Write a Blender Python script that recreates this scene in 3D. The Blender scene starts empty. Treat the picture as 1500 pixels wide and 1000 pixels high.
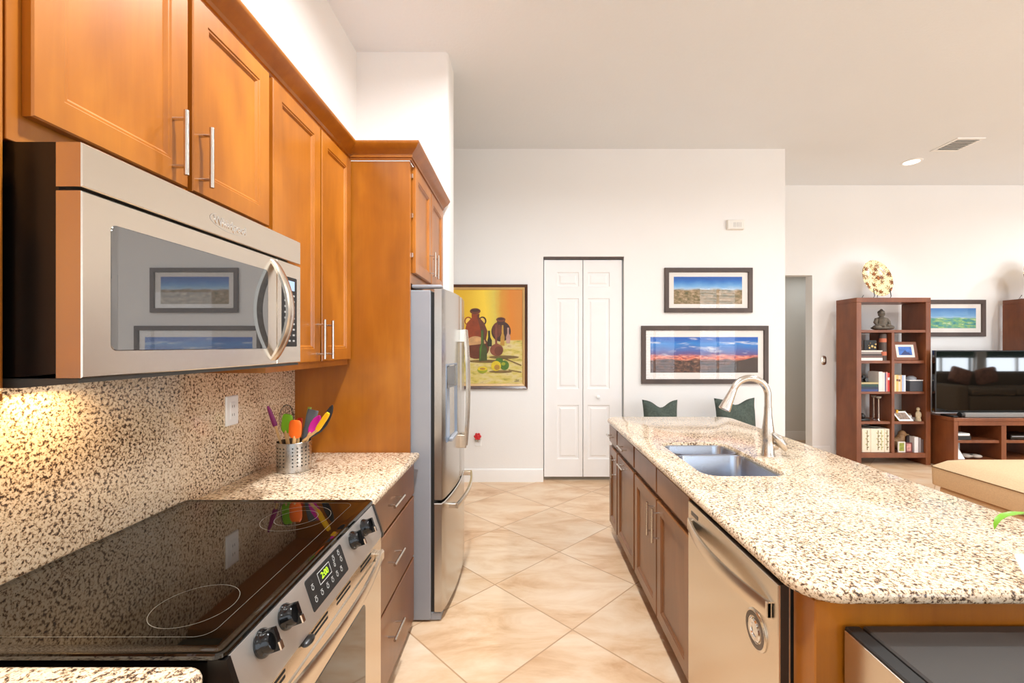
import bpy, bmesh, math, random
from mathutils import Vector, Matrix
random.seed(7)
sc = bpy.context.scene
COL = sc.collection
PI = math.pi

# ------------------------------------------------------------------ camera, world, exposure
cam_d = bpy.data.cameras.new('camera')
cam = bpy.data.objects.new('camera', cam_d); COL.objects.link(cam)
cam.location = (0, 0, 1.47); cam.rotation_euler = (PI/2, 0, 0)
cam_d.sensor_width = 36; cam_d.lens = 645/1500*36
cam_d.shift_x = -18/1500; cam_d.shift_y = 6/1500; cam_d.clip_start = 0.02
sc.camera = cam
w = bpy.data.worlds.new('sky'); sc.world = w; w.use_nodes = True
bg = w.node_tree.nodes['Background']; bg.inputs[0].default_value = (.75, .88, 1, 1); bg.inputs[1].default_value = 1.0
sc.view_settings.view_transform = 'Standard'; sc.view_settings.look = 'None'
sc.view_settings.gamma = 1; sc.view_settings.use_curve_mapping = False
sc.view_settings.exposure = -0.66
try:
    sc.cycles.use_denoising = True
    sc.cycles.max_bounces = 10; sc.cycles.diffuse_bounces = 6; sc.cycles.glossy_bounces = 5
    sc.cycles.sample_clamp_indirect = 6; sc.cycles.caustics_reflective = False; sc.cycles.caustics_refractive = False
    sc.cycles.blur_glossy = 0.5
except Exception: pass

# ------------------------------------------------------------------ helpers
def lin(c):
    return tuple((x/12.92 if x <= .04045 else ((x+.055)/1.055)**2.4) for x in (v/255 for v in c))
def M_(name):
    m = bpy.data.materials.new(name); m.use_nodes = True
    nt = m.node_tree; return m, nt, nt.nodes['Principled BSDF']
def node(nt, t, **kw):
    n = nt.nodes.new(t)
    for k, v in kw.items():
        if k in n.inputs: n.inputs[k].default_value = v
        else: setattr(n, k, v)
    return n
def ramp(nt, stops, fac=None, interp='LINEAR'):
    r = nt.nodes.new('ShaderNodeValToRGB'); e = r.color_ramp.elements; r.color_ramp.interpolation = interp
    while len(e) < len(stops): e.new(0.5)
    for i, (p, c) in enumerate(stops):
        e[i].position = p; e[i].color = (*c, 1)
    if fac is not None: nt.links.new(fac, r.inputs[0])
    return r
def coords(nt, kind='Object', scale=(1, 1, 1), rot=(0, 0, 0), loc=(0, 0, 0)):
    t = nt.nodes.new('ShaderNodeTexCoord'); mp = nt.nodes.new('ShaderNodeMapping')
    mp.inputs['Scale'].default_value = scale; mp.inputs['Rotation'].default_value = rot; mp.inputs['Location'].default_value = loc
    nt.links.new(t.outputs[kind], mp.inputs[0]); return mp.outputs[0]
def noise(nt, vec, scale, detail=3, rough=.5, dist=0):
    n = node(nt, 'ShaderNodeTexNoise', Scale=scale, Detail=detail, Roughness=rough, Distortion=dist)
    nt.links.new(vec, n.inputs['Vector']); return n.outputs['Fac']
def mixc(nt, fac, a, b, mode='MIX'):
    n = nt.nodes.new('ShaderNodeMix'); n.data_type = 'RGBA'; n.blend_type = mode
    for s, v in ((n.inputs[0], fac), (n.inputs[6], a), (n.inputs[7], b)):
        if hasattr(v, 'links'): nt.links.new(v, s)
        elif isinstance(v, (int, float)): s.default_value = v
        else: s.default_value = (*v, 1)
    return n.outputs[2]
def bump(nt, b, h, strength=.1, dist=.01):
    n = node(nt, 'ShaderNodeBump', Strength=strength, Distance=dist)
    nt.links.new(h, n.inputs['Height']); nt.links.new(n.outputs[0], b.inputs['Normal'])
def plain(name, rgb, rough=.5, metal=0, coat=0, ior=1.5, var=.06, nscale=8, emit=0, spec=.5):
    """colour (sRGB 0-255) with a slight procedural variation"""
    m, nt, b = M_(name); c = lin(rgb)
    f = noise(nt, coords(nt), nscale, 3)
    r = ramp(nt, [(.3, tuple(x*(1-var) for x in c)), (.7, tuple(min(1, x*(1+var)) for x in c))], f)
    nt.links.new(r.outputs[0], b.inputs['Base Color'])
    b.inputs['Roughness'].default_value = rough; b.inputs['Metallic'].default_value = metal
    b.inputs['Coat Weight'].default_value = coat; b.inputs['Coat Roughness'].default_value = .1
    b.inputs['IOR'].default_value = ior; b.inputs['Specular IOR Level'].default_value = spec
    if emit:
        b.inputs['Emission Color'].default_value = (*c, 1); b.inputs['Emission Strength'].default_value = emit
    return m
def wood(name, lo, mid, hi, rough=.34, coat=.25, scale=1.0):
    m, nt, b = M_(name)
    f = noise(nt, coords(nt, scale=(14*scale, 14*scale, 1.1*scale)), 2.2, 6, .62, .5)
    g = noise(nt, coords(nt, scale=(2.2, 2.2, 1.2)), 1.6, 3, .55, .4)
    r1 = ramp(nt, [(.28, lin(lo)), (.5, lin(mid)), (.74, lin(hi))], f)
    r2 = ramp(nt, [(.3, lin(lo)), (.52, lin(mid)), (.72, lin(hi))], g)
    nt.links.new(mixc(nt, .75, r1.outputs[0], r2.outputs[0]), b.inputs['Base Color'])
    b.inputs['Roughness'].default_value = rough
    b.inputs['Coat Weight'].default_value = coat; b.inputs['Coat Roughness'].default_value = .18
    return m
def granite(name, scale=112):
    m, nt, b = M_(name); v = coords(nt)
    f = noise(nt, v, scale, 4, .62, .3)
    g = noise(nt, v, scale*1.9, 2, .5)
    h = noise(nt, v, 5, 2)
    add = node(nt, 'ShaderNodeMath', operation='MULTIPLY_ADD'); nt.links.new(h, add.inputs[0]); add.inputs[1].default_value = .16; nt.links.new(f, add.inputs[2])
    r = ramp(nt, [(.0, lin((58, 48, 44))), (.452, lin((74, 60, 52))), (.492, lin((124, 98, 78))), (.528, lin((182, 150, 118))),
                  (.562, lin((222, 198, 166))), (.75, lin((238, 220, 196)))], add.outputs[0])
    r2 = ramp(nt, [(.33, lin((120, 104, 96))), (.41, (1, 1, 1))], g)
    nt.links.new(mixc(nt, .8, r.outputs[0], r2.outputs[0], 'MULTIPLY'), b.inputs['Base Color'])
    b.inputs['Roughness'].default_value = .09; b.inputs['IOR'].default_value = 1.55
    return m
def steel(name, rgb=(224, 214, 200), rough=.26, stretch=(2, 2, 160)):
    m, nt, b = M_(name)
    f = noise(nt, coords(nt, scale=stretch), 6, 4)
    r = ramp(nt, [(.3, (rough*.985,)*3), (.7, (rough*1.015,)*3)], f)
    nt.links.new(r.outputs[0], b.inputs['Roughness'])
    b.inputs['Base Color'].default_value = (*lin(rgb), 1); b.inputs['Metallic'].default_value = 1
    return m

class B:
    def __init__(s): s.bm = bmesh.new(); s.uv = None
    def _mat(s, faces, m):
        for f in faces: f.material_index = m
    def face(s, pts, m=0):
        f = s.bm.faces.new([s.bm.verts.new(p) for p in pts]); f.material_index = m; return f
    def box(s, x0, x1, y0, y1, z0, z1, bev=0, seg=2, m=0, rot=None):
        r = bmesh.ops.create_cube(s.bm, size=1)
        vs = r['verts']
        c = Vector(((x0+x1)/2, (y0+y1)/2, (z0+z1)/2))
        for v in vs:
            p = Vector((v.co.x*(x1-x0), v.co.y*(y1-y0), v.co.z*(z1-z0)))
            if rot is not None: p = rot @ p
            v.co = p + c
        fs = {f for v in vs for f in v.link_faces}; s._mat(fs, m)
        if bev:
            es = list({e for v in vs for e in v.link_edges})
            g = bmesh.ops.bevel(s.bm, geom=es, offset=bev, segments=seg, affect='EDGES', profile=.5)
            s._mat(g['faces'], m)
        return s
    def loft(s, loops, m=0, cap0=True, cap1=True, closed=True):
        L = [[s.bm.verts.new(p) for p in l] for l in loops]; n = len(L[0])
        for a, b in zip(L, L[1:]):
            for i in range(n if closed else n-1):
                j = (i+1) % n
                try: s.bm.faces.new((a[i], a[j], b[j], b[i])).material_index = m
                except ValueError: pass
        if cap0: s.bm.faces.new(L[0][::-1]).material_index = m
        if cap1: s.bm.faces.new(L[-1]).material_index = m
        return s
    def cyl(s, p0, p1, r0, r1=None, n=20, m=0):
        return s.tube([p0, p1], [r0, r0 if r1 is None else r1], n, m)
    def tube(s, pts, r, n=12, m=0, flat=None):
        pts = [Vector(p) for p in pts]
        if not isinstance(r, (list, tuple)): r = [r]*len(pts)
        loops = []; up = None
        for i, p in enumerate(pts):
            a = pts[max(0, i-1)]; b = pts[min(len(pts)-1, i+1)]; t = (b-a).normalized()
            if up is None:
                up = Vector((0, 0, 1)) if abs(t.z) < .9 else Vector((0, 1, 0))
            u = (up - t*up.dot(t)).normalized(); up = u; v = t.cross(u)
            k = flat or 1
            loops.append([p + (u*math.cos(q)*k + v*math.sin(q))*r[i] for q in (2*PI*j/n for j in range(n))])
        return s.loft(loops, m)
    def lathe(s, prof, cx, cy, n=32, m=0, cap0=True, cap1=True):
        return s.loft([[(cx+r*math.cos(2*PI*j/n), cy+r*math.sin(2*PI*j/n), z) for j in range(n)] for r, z in prof], m, cap0, cap1)
    def ell(s, c, rad, rot=None, n=16, m=0):
        r = bmesh.ops.create_uvsphere(s.bm, u_segments=n, v_segments=max(8, n//2+2), radius=1)
        for v in r['verts']:
            p = Vector((v.co.x*rad[0], v.co.y*rad[1], v.co.z*rad[2]))
            if rot is not None: p = rot @ p
            v.co = p + Vector(c)
        s._mat({f for v in r['verts'] for f in v.link_faces}, m); return s
    def prism(s, poly, d, m=0):
        d = Vector(d); return s.loft([[Vector(p) for p in poly], [Vector(p)+d for p in poly]], m)
    def steps(s, P, u0, u1, v0, v1, st, m=0, r=0, n=4, cap0=True, cap1=True):
        """loft of (rounded) rectangles; st = [(inset, depth), ...]"""
        return s.loft([[P(u, v, d) for u, v in rr(u0+i, u1-i, v0+i, v1-i, max(r-i, .0005) if r else 0, n)] for i, d in st], m, cap0, cap1)
    def torus(s, c, R, r, ax='z', n=40, k=8, m=0):
        loops = []
        for i in range(n+1):
            a = 2*PI*i/n; l = []
            for j in range(k):
                q = 2*PI*j/k; rr_ = R+r*math.cos(q); h = r*math.sin(q)
                p = (rr_*math.cos(a), rr_*math.sin(a), h)
                if ax == 'x': p = (h, p[0], p[1])
                if ax == 'y': p = (p[0], h, p[1])
                l.append(Vector(c)+Vector(p))
            loops.append(l)
        s.loft(loops, m, False, False); bmesh.ops.remove_doubles(s.bm, verts=s.bm.verts[:], dist=1e-6); return s
def rr(u0, u1, v0, v1, r=0, n=4):
    if not r: return [(u0, v0), (u1, v0), (u1, v1), (u0, v1)]
    o = []
    for cx, cy, a0 in ((u1-r, v0+r, -PI/2), (u1-r, v1-r, 0), (u0+r, v1-r, PI/2), (u0+r, v0+r, PI)):
        for i in range(n+1):
            a = a0 + PI/2*i/n; o.append((cx+r*math.cos(a), cy+r*math.sin(a)))
    return o
def PX(x0): return lambda u, v, d: (x0+d, u, v)      # faces +x, u = y
def NX(x0): return lambda u, v, d: (x0-d, u, v)      # faces -x
def NY(y0): return lambda u, v, d: (u, y0-d, v)      # faces -y, u = x
def PZ(z0): return lambda u, v, d: (u, v, z0+d)
def NZ(z0): return lambda u, v, d: (u, v, z0-d)

ORG = {}
def mk(name, b, mats, loc, smooth=35):
    if not isinstance(mats, (list, tuple)): mats = [mats]
    bm = b.bm
    bmesh.ops.recalc_face_normals(bm, faces=bm.faces[:])
    bmesh.ops.translate(bm, verts=bm.verts[:], vec=-Vector(loc))
    me = bpy.data.meshes.new(name); bm.to_mesh(me); bm.free()
    for m in mats: me.materials.append(m)
    if smooth:
        me.polygons.foreach_set('use_smooth', [True]*len(me.polygons))
        me.set_sharp_from_angle(angle=math.radians(smooth))
    o = bpy.data.objects.new(name, me); COL.objects.link(o); return o
def props(o, label, cat, group=None, kind=None):
    if label: o['label'] = label
    if cat: o['category'] = cat
    if group: o['group'] = group
    if kind: o['kind'] = kind
def thing(name, label, cat, loc, group=None):
    o = bpy.data.objects.new(name, None); COL.objects.link(o); o.location = loc; o.empty_display_size = .05
    props(o, label, cat, group); ORG[o.name] = Vector(loc); return o
def part(name, b, mats, parent, label=None, smooth=35):
    loc = ORG[parent.name]
    o = mk(name, b, mats, loc, smooth); o.parent = parent; ORG[o.name] = loc
    if label: o['label'] = label
    return o
def single(name, b, mats, label, cat, group=None, smooth=35, kind=None):
    vs = [v.co for v in b.bm.verts]
    loc = Vector((sum(min(v[i] for v in vs)+max(v[i] for v in vs) for _ in (0,))/2 if i < 2 else min(v[i] for v in vs) for i in range(3)))
    o = mk(name, b, mats, loc, smooth); o.location = loc; ORG[o.name] = loc
    props(o, label, cat, group, kind); return o
def struct(name, b, mats, parent=None, smooth=35):
    if parent: return part(name, b, mats, parent, smooth=smooth)
    o = mk(name, b, mats, (0, 0, 0), smooth); o['kind'] = 'structure'; ORG[o.name] = Vector((0, 0, 0)); return o
def text(name, s, size, M, mat, parent, extrude=.0005, align='CENTER'):
    c = bpy.data.curves.new(name, 'FONT'); c.body = s; c.size = size; c.extrude = extrude
    c.align_x = align; c.align_y = 'CENTER'; c.materials.append(mat)
    tmp = bpy.data.objects.new(name+'_outline', c); COL.objects.link(tmp)
    me = bpy.data.meshes.new_from_object(tmp.evaluated_get(bpy.context.evaluated_depsgraph_get()))
    bpy.data.objects.remove(tmp); me.materials.clear(); me.materials.append(mat)
    o = bpy.data.objects.new(name, me); COL.objects.link(o); o.parent = parent
    o.matrix_local = Matrix.Translation(-ORG[parent.name]) @ M; ORG[o.name] = ORG[parent.name]; return o
def area(name, loc, size, power, color=(1, 1, 1), rot=(0, 0, 0), sy=None, shape='RECTANGLE', parent=None, spread=PI):
    l = bpy.data.lights.new(name, 'AREA'); l.energy = power; l.color = color; l.shape = shape; l.size = size; l.spread = spread
    if sy: l.size_y = sy
    o = bpy.data.objects.new(name, l); COL.objects.link(o); o.rotation_euler = rot
    if parent: o.parent = parent; o.location = Vector(loc)-ORG[parent.name]
    else: o.location = loc
    return o

# ------------------------------------------------------------------ room constants
HC = 3.595            # ceiling
XW = -1.215           # kitchen wall
YB = 4.76             # wall with the bifold door
YF = 5.84             # far living room wall
YR = -2.6             # wall behind the camera
XR = 17.0

# ------------------------------------------------------------------ materials
mat = {}
def wallmat(name, rgb, bs=.05):
    m, nt, b = M_(name); v = coords(nt)
    c = lin(rgb)
    r = ramp(nt, [(.3, tuple(x*.985 for x in c)), (.7, c)], noise(nt, v, 1.5, 3))
    nt.links.new(r.outputs[0], b.inputs['Base Color']); b.inputs['Roughness'].default_value = .7
    bump(nt, b, noise(nt, v, 55, 4), bs, .01); return m
mat['wall'] = wallmat('wall_paint', (238, 236, 233))
mat['ceil'] = wallmat('ceiling_paint', (232, 236, 240), .18)
mat['hall'] = wallmat('hall_paint', (226, 224, 218))
mat['trim'] = plain('white_trim', (240, 238, 235), .35, var=.01)
mat['door'] = plain('white_door_paint', (238, 236, 234), .4, var=.01)
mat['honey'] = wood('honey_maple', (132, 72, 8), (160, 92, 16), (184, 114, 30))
mat['brown'] = wood('shaded_maple', (100, 58, 26), (122, 74, 38), (138, 88, 50))  # same maple, with the shade on the lower fronts put into the colour
mat['cherry'] = wood('cherry_wood', (104, 54, 28), (126, 70, 38), (144, 86, 48), .4, .1)
mat['granite'] = granite('speckled_granite')
mat['steel'] = steel('brushed_steel')
mat['steel_v'] = steel('brushed_steel_vertical', (196, 192, 186), .24, (160, 160, 2))
mat['steel_soft'] = steel('satin_steel', (214, 211, 206), .46)
mat['sink'] = steel('sink_steel', (176, 184, 198), .27, (1, 1, 1))
mat['nickel'] = steel('brushed_nickel', (208, 200, 190), .24, (1, 1, 1))
mat['chrome'] = steel('bright_chrome', (225, 225, 225), .08, (1, 1, 1))
mat['grey'] = plain('grey_enamel', (150, 152, 158), .4, var=.02)
mat['black'] = plain('black_enamel', (18, 15, 13), .28, var=.1)
mat['knob'] = plain('knob_gloss', (14, 14, 15), .12, var=.02)
mat['blackmatte'] = plain('black_plastic', (22, 21, 20), .5, var=.1)
mat['glassblack'] = plain('black_ceramic_glass', (10, 8, 5), .03, ior=1.72, var=.02)
mat['ovenglass'] = plain('dark_oven_glass', (40, 34, 28), .05, ior=1.9, var=.02)
mat['white'] = plain('white_plastic', (240, 240, 238), .35, var=.01)
mat['shade'] = plain('added_green_panel', (70, 100, 92), .8)  # colour of the panels added over the living room windows
mat['dark'] = plain('slot_shade_and_dark_feet', (16, 12, 9), .8)  # shade inside slots and holes as dark colour; also the plain dark feet
mat['frame'] = wood('dark_walnut_frame', (66, 52, 46), (78, 63, 56), (90, 75, 68), .5, 0)
mat['mat'] = plain('picture_mat', (236, 230, 224), .8, var=.01)
mat['beige'] = plain('beige_upholstery', (222, 194, 154), .9, var=.06, nscale=120)
mat['beigedark'] = plain('tan_upholstery', (200, 164, 122), .9, var=.06, nscale=120)
mat['lens'] = plain('lamp_lens', (255, 244, 226), .4, emit=9)
mat['greendisp'] = plain('green_digits', (170, 225, 40), .5, emit=1.2)
mat['bluedisp'] = plain('blue_display', (150, 175, 215), .3, emit=.5)

def floor_mat():
    m, nt, b = M_('travertine_tile')
    t = nt.nodes.new('ShaderNodeTexCoord'); s = nt.nodes.new('ShaderNodeSeparateXYZ'); nt.links.new(t.outputs['Object'], s.inputs[0])
    T = .608
    def axis(sx, sy, off):
        a = node(nt, 'ShaderNodeMath', operation='MULTIPLY'); nt.links.new(s.outputs[0], a.inputs[0]); a.inputs[1].default_value = sx/math.sqrt(2)/T
        c = node(nt, 'ShaderNodeMath', operation='MULTIPLY_ADD'); nt.links.new(s.outputs[1], c.inputs[0]); c.inputs[1].default_value = sy/math.sqrt(2)/T
        nt.links.new(a.outputs[0], c.inputs[2])
        d = node(nt, 'ShaderNodeMath', operation='ADD'); nt.links.new(c.outputs[0], d.inputs[0]); d.inputs[1].default_value = off; return d.outputs[0]
    u0 = (.249+2.279)/math.sqrt(2)/T; v0 = (2.279-.249)/math.sqrt(2)/T
    U = axis(1, 1, 20-u0); V = axis(-1, 1, 20-v0)
    def edge(x):
        f = node(nt, 'ShaderNodeMath', operation='FRACT'); nt.links.new(x, f.inputs[0])
        a = node(nt, 'ShaderNodeMath', operation='SUBTRACT'); nt.links.new(f.outputs[0], a.inputs[0]); a.inputs[1].default_value = .5
        c = node(nt, 'ShaderNodeMath', operation='ABSOLUTE'); nt.links.new(a.outputs[0], c.inputs[0]); return c.outputs[0]
    mx = node(nt, 'ShaderNodeMath', operation='MAXIMUM'); nt.links.new(edge(U), mx.inputs[0]); nt.links.new(edge(V), mx.inputs[1])
    gr = ramp(nt, [(.4935, (0, 0, 0)), (.4955, (1, 1, 1))], mx.outputs[0])
    fl = []
    for x in (U, V):
        f = node(nt, 'ShaderNodeMath', operation='FLOOR'); nt.links.new(x, f.inputs[0]); fl.append(f.outputs[0])
    cx = nt.nodes.new('ShaderNodeCombineXYZ'); nt.links.new(fl[0], cx.inputs[0]); nt.links.new(fl[1], cx.inputs[1])
    wn = nt.nodes.new('ShaderNodeTexWhiteNoise'); nt.links.new(cx.outputs[0], wn.inputs[0])
    # every tile reads a different part of the stone pattern
    va = node(nt, 'ShaderNodeVectorMath', operation='MULTIPLY_ADD'); nt.links.new(wn.outputs['Color'], va.inputs[0]); va.inputs[1].default_value = (9, 9, 9); nt.links.new(t.outputs['Object'], va.inputs[2])
    mp = nt.nodes.new('ShaderNodeMapping'); mp.inputs['Scale'].default_value = (1, 2.6, 1); mp.inputs['Rotation'].default_value = (0, 0, .35); nt.links.new(va.outputs[0], mp.inputs[0])
    f = noise(nt, mp.outputs[0], 2.0, 7, .62, .5)
    r = ramp(nt, [(.30, lin((196, 150, 108))), (.45, lin((220, 184, 146))), (.58, lin((230, 202, 170))), (.75, lin((236, 214, 188)))], f)
    tone = ramp(nt, [(0, (.93, .93, .93)), (1, (1.0, 1.0, 1.0))], wn.outputs['Value'])
    c = mixc(nt, 1, r.outputs[0], tone.outputs[0], 'MULTIPLY')
    c = mixc(nt, gr.outputs[0], c, lin((184, 146, 110)))
    nt.links.new(c, b.inputs['Base Color']); b.inputs['Roughness'].default_value = .3
    inv = node(nt, 'ShaderNodeMath', operation='SUBTRACT'); inv.inputs[0].default_value = 1; nt.links.new(gr.outputs[0], inv.inputs[1])
    bump(nt, b, inv.outputs[0], .25, .003)
    return m
mat['floor'] = floor_mat()

# ------------------------------------------------------------------ daylight through the windows behind the camera
WINDOWS = [(-1.0, 2.2, .7, 3.2, 80), (3.0, 4.2, .5, 2.5, 55), (4.8, 5.9, .5, 3.1, 80),  # first window is unseen, added to light the kitchen from behind
           (7.0, 10.4, .1, 3.0, 430), (11.6, 13.6, .1, 2.5, 240), (13.9, 15.9, .1, 2.5, 240)]
for i, (x0, x1, z0, z1, p) in enumerate(WINDOWS):
    area('daylight', ((x0+x1)/2, YR-.25, (z0+z1)/2), x1-x0, p*0.9, (.86, .93, 1), (-PI/2, 0, 0), z1-z0).rotation_euler = (PI/2, 0, 0)

# ------------------------------------------------------------------ shell
struct('floor', B().box(-2.8, XR+.2, YR-.2, 7.1, -.1, 0), mat['floor'])
struct('ceiling', B().box(-2.8, XR+.2, YR-.2, 7.1, HC, HC+.1), mat['ceil'])
struct('wall_left', B().box(XW-.15, XW, YR, 3.19, 0, HC), mat['wall'])
b = B(); b.loft([[(x, y, z) for x, y in [(XW-.15, 3.19)]+[(-.55-.025+.025*math.sin(a), 3.19+.025-.025*math.cos(a)) for a in (PI/2*i/5 for i in range(6))]
      + [(-.55-.025+.025*math.cos(a), 3.45-.025+.025*math.sin(a)) for a in (PI/2*i/5 for i in range(6))]+[(XW-.15, 3.45)]] for z in (0, HC)])
struct('wall_fridge', b, mat['wall'])
struct('wall_passage', B().box(-2.8, -2.6, 3.0, YB+.1, 0, HC), mat['wall'])
struct('wall_passage_side', B().box(-2.6, XW-.15, 3.0, 3.19, 0, HC), mat['wall'])
# wall with the bifold door (opening x .207-1.085, z 0-2.432)
DX0, DX1, DZ = .205, 1.078, 2.432
b = B(); b.box(-2.8, DX0, YB, YB+.14, 0, HC).box(DX1, 2.82, YB, YB+.14, 0, HC).box(DX0, DX1, YB, YB+.14, DZ, HC)
struct('wall_back', b, mat['wall'])
struct('wall_closet', B().box(DX0-.1, DX1+.1, YB+.5, YB+.55, 0, HC), mat['wall'])
struct('wall_return', B().box(2.70, 2.82, YB+.14, 7.0, 0, HC), mat['wall'])
b = B(); b.box(2.82, 2.95, YF, YF+.14, 0, HC).box(3.82, XR, YF, YF+.14, 0, HC).box(2.95, 3.82, YF, YF+.14, 2.403, HC)
struct('wall_far', b, mat['wall'])
struct('wall_hall', B().box(2.82, 5.2, 6.86, 7.0, 0, 2.6), mat['hall'])
struct('wall_hall_side', B().box(5.0, 5.14, YF+.14, 6.86, 0, 2.6), mat['hall'])
struct('ceiling_hall', B().box(2.82, 5.14, YF+.14, 6.86, 2.55, 2.6), mat['hall'])
struct('wall_right', B().box(XR, XR+.15, YR, YF+.14, 0, HC), mat['wall'])
b = B(); xs = XW-.15
for x0, x1, z0, z1, p in WINDOWS:
    b.box(xs, x0, YR-.15, YR, 0, HC); b.box(x0, x1, YR-.15, YR, 0, z0); b.box(x0, x1, YR-.15, YR, z1, HC); xs = x1
b.box(xs, XR+.15, YR-.15, YR, 0, HC)
struct('wall_rear', b, mat['wall'])
for i, (x0, x1, z0, z1, p) in enumerate(WINDOWS):
    b = B(); t = .05
    b.box(x0, x0+t, YR-.12, YR-.06, z0, z1).box(x1-t, x1, YR-.12, YR-.06, z0, z1).box(x0+t, x1-t, YR-.12, YR-.06, z0, z0+t).box(x0+t, x1-t, YR-.12, YR-.06, z1-t, z1)
    b.box((x0+x1)/2-.025, (x0+x1)/2+.025, YR-.12, YR-.06, z0+t, z1-t)
    wo = struct('window_%d' % (i+1), b, mat['trim'])
    if i in (4, 5):
        struct('window_shade', B().box(x0+.03, x1-.03, YR-.05, YR-.03, 1.10, z1-.03), mat['shade'], wo)  # green panel added over the upper pane to darken its reflection
    if i in (1, 2):
        b = B(); z = z0+.08
        while z < z1-.06: b.box(x0+.06, x1-.06, YR-.055, YR-.005, z, z+.004); z += .075
        struct('window_blind', b, mat['white'], wo)
def baseboard(name, x0, x1, y, P=None, x=None):
    prof = [(0, 0), (.016, 0), (.016, .10), (.012, .118), (.012, .128), (.005, .14), (0, .14)]
    b = B()
    if x is None: b.loft([[(xx, y-d, z) for d, z in prof] for xx in (x0, x1)])
    else: b.loft([[(x+d, yy, z) for d, z in prof] for yy in (x0, x1)])
    struct(name, b, mat['trim'])
baseboard('baseboard_back_left', -2.6, DX0, YB)
baseboard('baseboard_back_right', DX1, 2.82, YB)
baseboard('baseboard_far', 3.82, 4.05, YF)
baseboard('baseboard_far_right', 5.02, 6.2, YF)
baseboard('baseboard_hall', 2.82, 5.0, 6.86)

# bifold closet door
def grid_leaf(b, P, u0, u1, v0, v1, ops, thick=.034):
    us = sorted({u0, u1, ops[0][0], ops[0][1]}); vs = sorted({v0, v1, *[o[2] for o in ops], *[o[3] for o in ops]})
    for i in range(3):
        for j in range(len(vs)-1):
            if i == 1 and any(abs(o[2]-vs[j]) < 1e-6 for o in ops): continue
            b.face([P(us[i], vs[j], 0), P(us[i+1], vs[j], 0), P(us[i+1], vs[j+1], 0), P(us[i], vs[j+1], 0)])
    for o in ops:
        b.steps(P, *o, [(0, 0), (.006, -.008), (.012, -.0095), (.026, -.0095), (.042, -.003)], cap0=False)
    b.steps(P, u0, u1, v0, v1, [(0, -thick), (0, 0)], cap1=False)
    bmesh.ops.remove_doubles(b.bm, verts=b.bm.verts[:], dist=1e-5)
dr = bpy.data.objects.new('door_1', None); COL.objects.link(dr); dr.location = ((DX0+DX1)/2, YB+.04, 0); dr['kind'] = 'structure'; ORG[dr.name] = Vector(dr.location)
for u0, u1, a0, a1 in ((.216, .634, .356, .594), (.642, 1.062, .688, .928)):
    b = B(); grid_leaf(b, NY(YB+.03), u0, u1, .045, 2.40, [(a0, a1, .236, .823), (a0, a1, 1.0, 1.984), (a0, a1, 2.11, 2.267)])
    lf = part('door_leaf', b, mat['door'], dr, smooth=20)
b = B(); x, z = .80, .915
b.cyl((x, YB+.03, z), (x, YB+.015, z), .008).loft([[(x+r*math.cos(a), YB+d, z+r*math.sin(a)) for a in (2*PI*i/20 for i in range(20))] for r, d in ((.008, .018), (.017, .010), (.02, .002), (.017, -.006), (.008, -.01))])
part('door_knob', b, mat['white'], dr)
part('door_track', B().box(DX0+.005, DX1-.005, YB+.01, YB+.05, 2.408, 2.431), mat['frame'], dr)

# ------------------------------------------------------------------ ceiling fixtures
CANS = [(4.48, 5.095, 9), (-.05, 1.06, 125), (.0, 2.28, 56), (-.2, -1.2, 16), (2.9, 1.0, 42), (2.9, 2.6, 42), (5.6, 1.6, 50), (8.2, 4.4, 75), (8.2, 1.6, 50), (6.7, 3.2, 60)]  # only the first is seen; the unseen rest are spread for even light
for i, (x, y, p) in enumerate(CANS):
    lab = 'round white recessed ceiling light glowing near the ceiling vent' if i == 0 else None
    t = thing('recessed_light', lab or 'round white recessed ceiling light beyond the edge of the photo', 'ceiling light', (x, y, HC), 'recessed ceiling lights' if i == 0 else 'recessed ceiling lights out of view')
    part('trim_ring', B().lathe([(.075, HC-.002), (.078, HC-.008), (.1, HC-.006), (.105, HC)], x, y, 32, cap0=False, cap1=False), mat['white'], t)
    part('lamp_lens', B().lathe([(.001, HC-.004), (.076, HC-.003), (.076, HC)], x, y, 32, cap1=False), mat['lens'], t)
    area('can_lamp', (x, y, HC-.012), .14, p, (.93, .97, 1), (0, 0, 0), shape='DISK', parent=t, spread=math.radians(165 if i else 90))
t = thing('recessed_light', 'small unseen light added in the hallway ceiling to brighten it', 'ceiling light', (4.3, 6.42, 2.55))  # lamp added to brighten the hall, no fixture seen there
part('trim_ring', B().lathe([(.05, 2.548), (.053, 2.542), (.07, 2.544), (.074, 2.5499)], 4.3, 6.42, 28, cap0=False, cap1=False), mat['white'], t)
part('lamp_lens', B().lathe([(.001, 2.546), (.051, 2.547), (.051, 2.5499)], 4.3, 6.42, 28, cap1=False), mat['lens'], t)
area('can_lamp', (4.3, 6.42, 2.54), .1, 3.2, (.95, .98, 1), (0, 0, 0), shape='DISK', parent=t)
t = thing('ceiling_vent', 'white square air vent with slats in the ceiling', 'vent', (4.575, 4.655, HC))
b = B(); x0, x1, y0, y1 = 4.43, 4.72, 4.50, 4.81
b.steps(NZ(HC), x0, x1, y0, y1, [(0, 0), (.002, .008), (.03, .010), (.034, .002)], cap0=False, cap1=False)
part('frame', b, mat['white'], t)
b = B()
for i in range(7):
    yy = y0+.045+i*.036
    b.box(x0+.03, x1-.03, yy-.012, yy+.012, HC-.011, HC-.009, rot=Matrix.Rotation(.6, 3, 'X'))
part('slats', b, mat['white'], t)
part('duct_shade_sheet', B().box(x0+.03, x1-.03, y0+.03, y1-.03, HC-.002, HC-.001), plain('vent_shade', (176, 172, 166), .8), t)  # grey sheet behind the slats carries the shade of the duct

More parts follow.
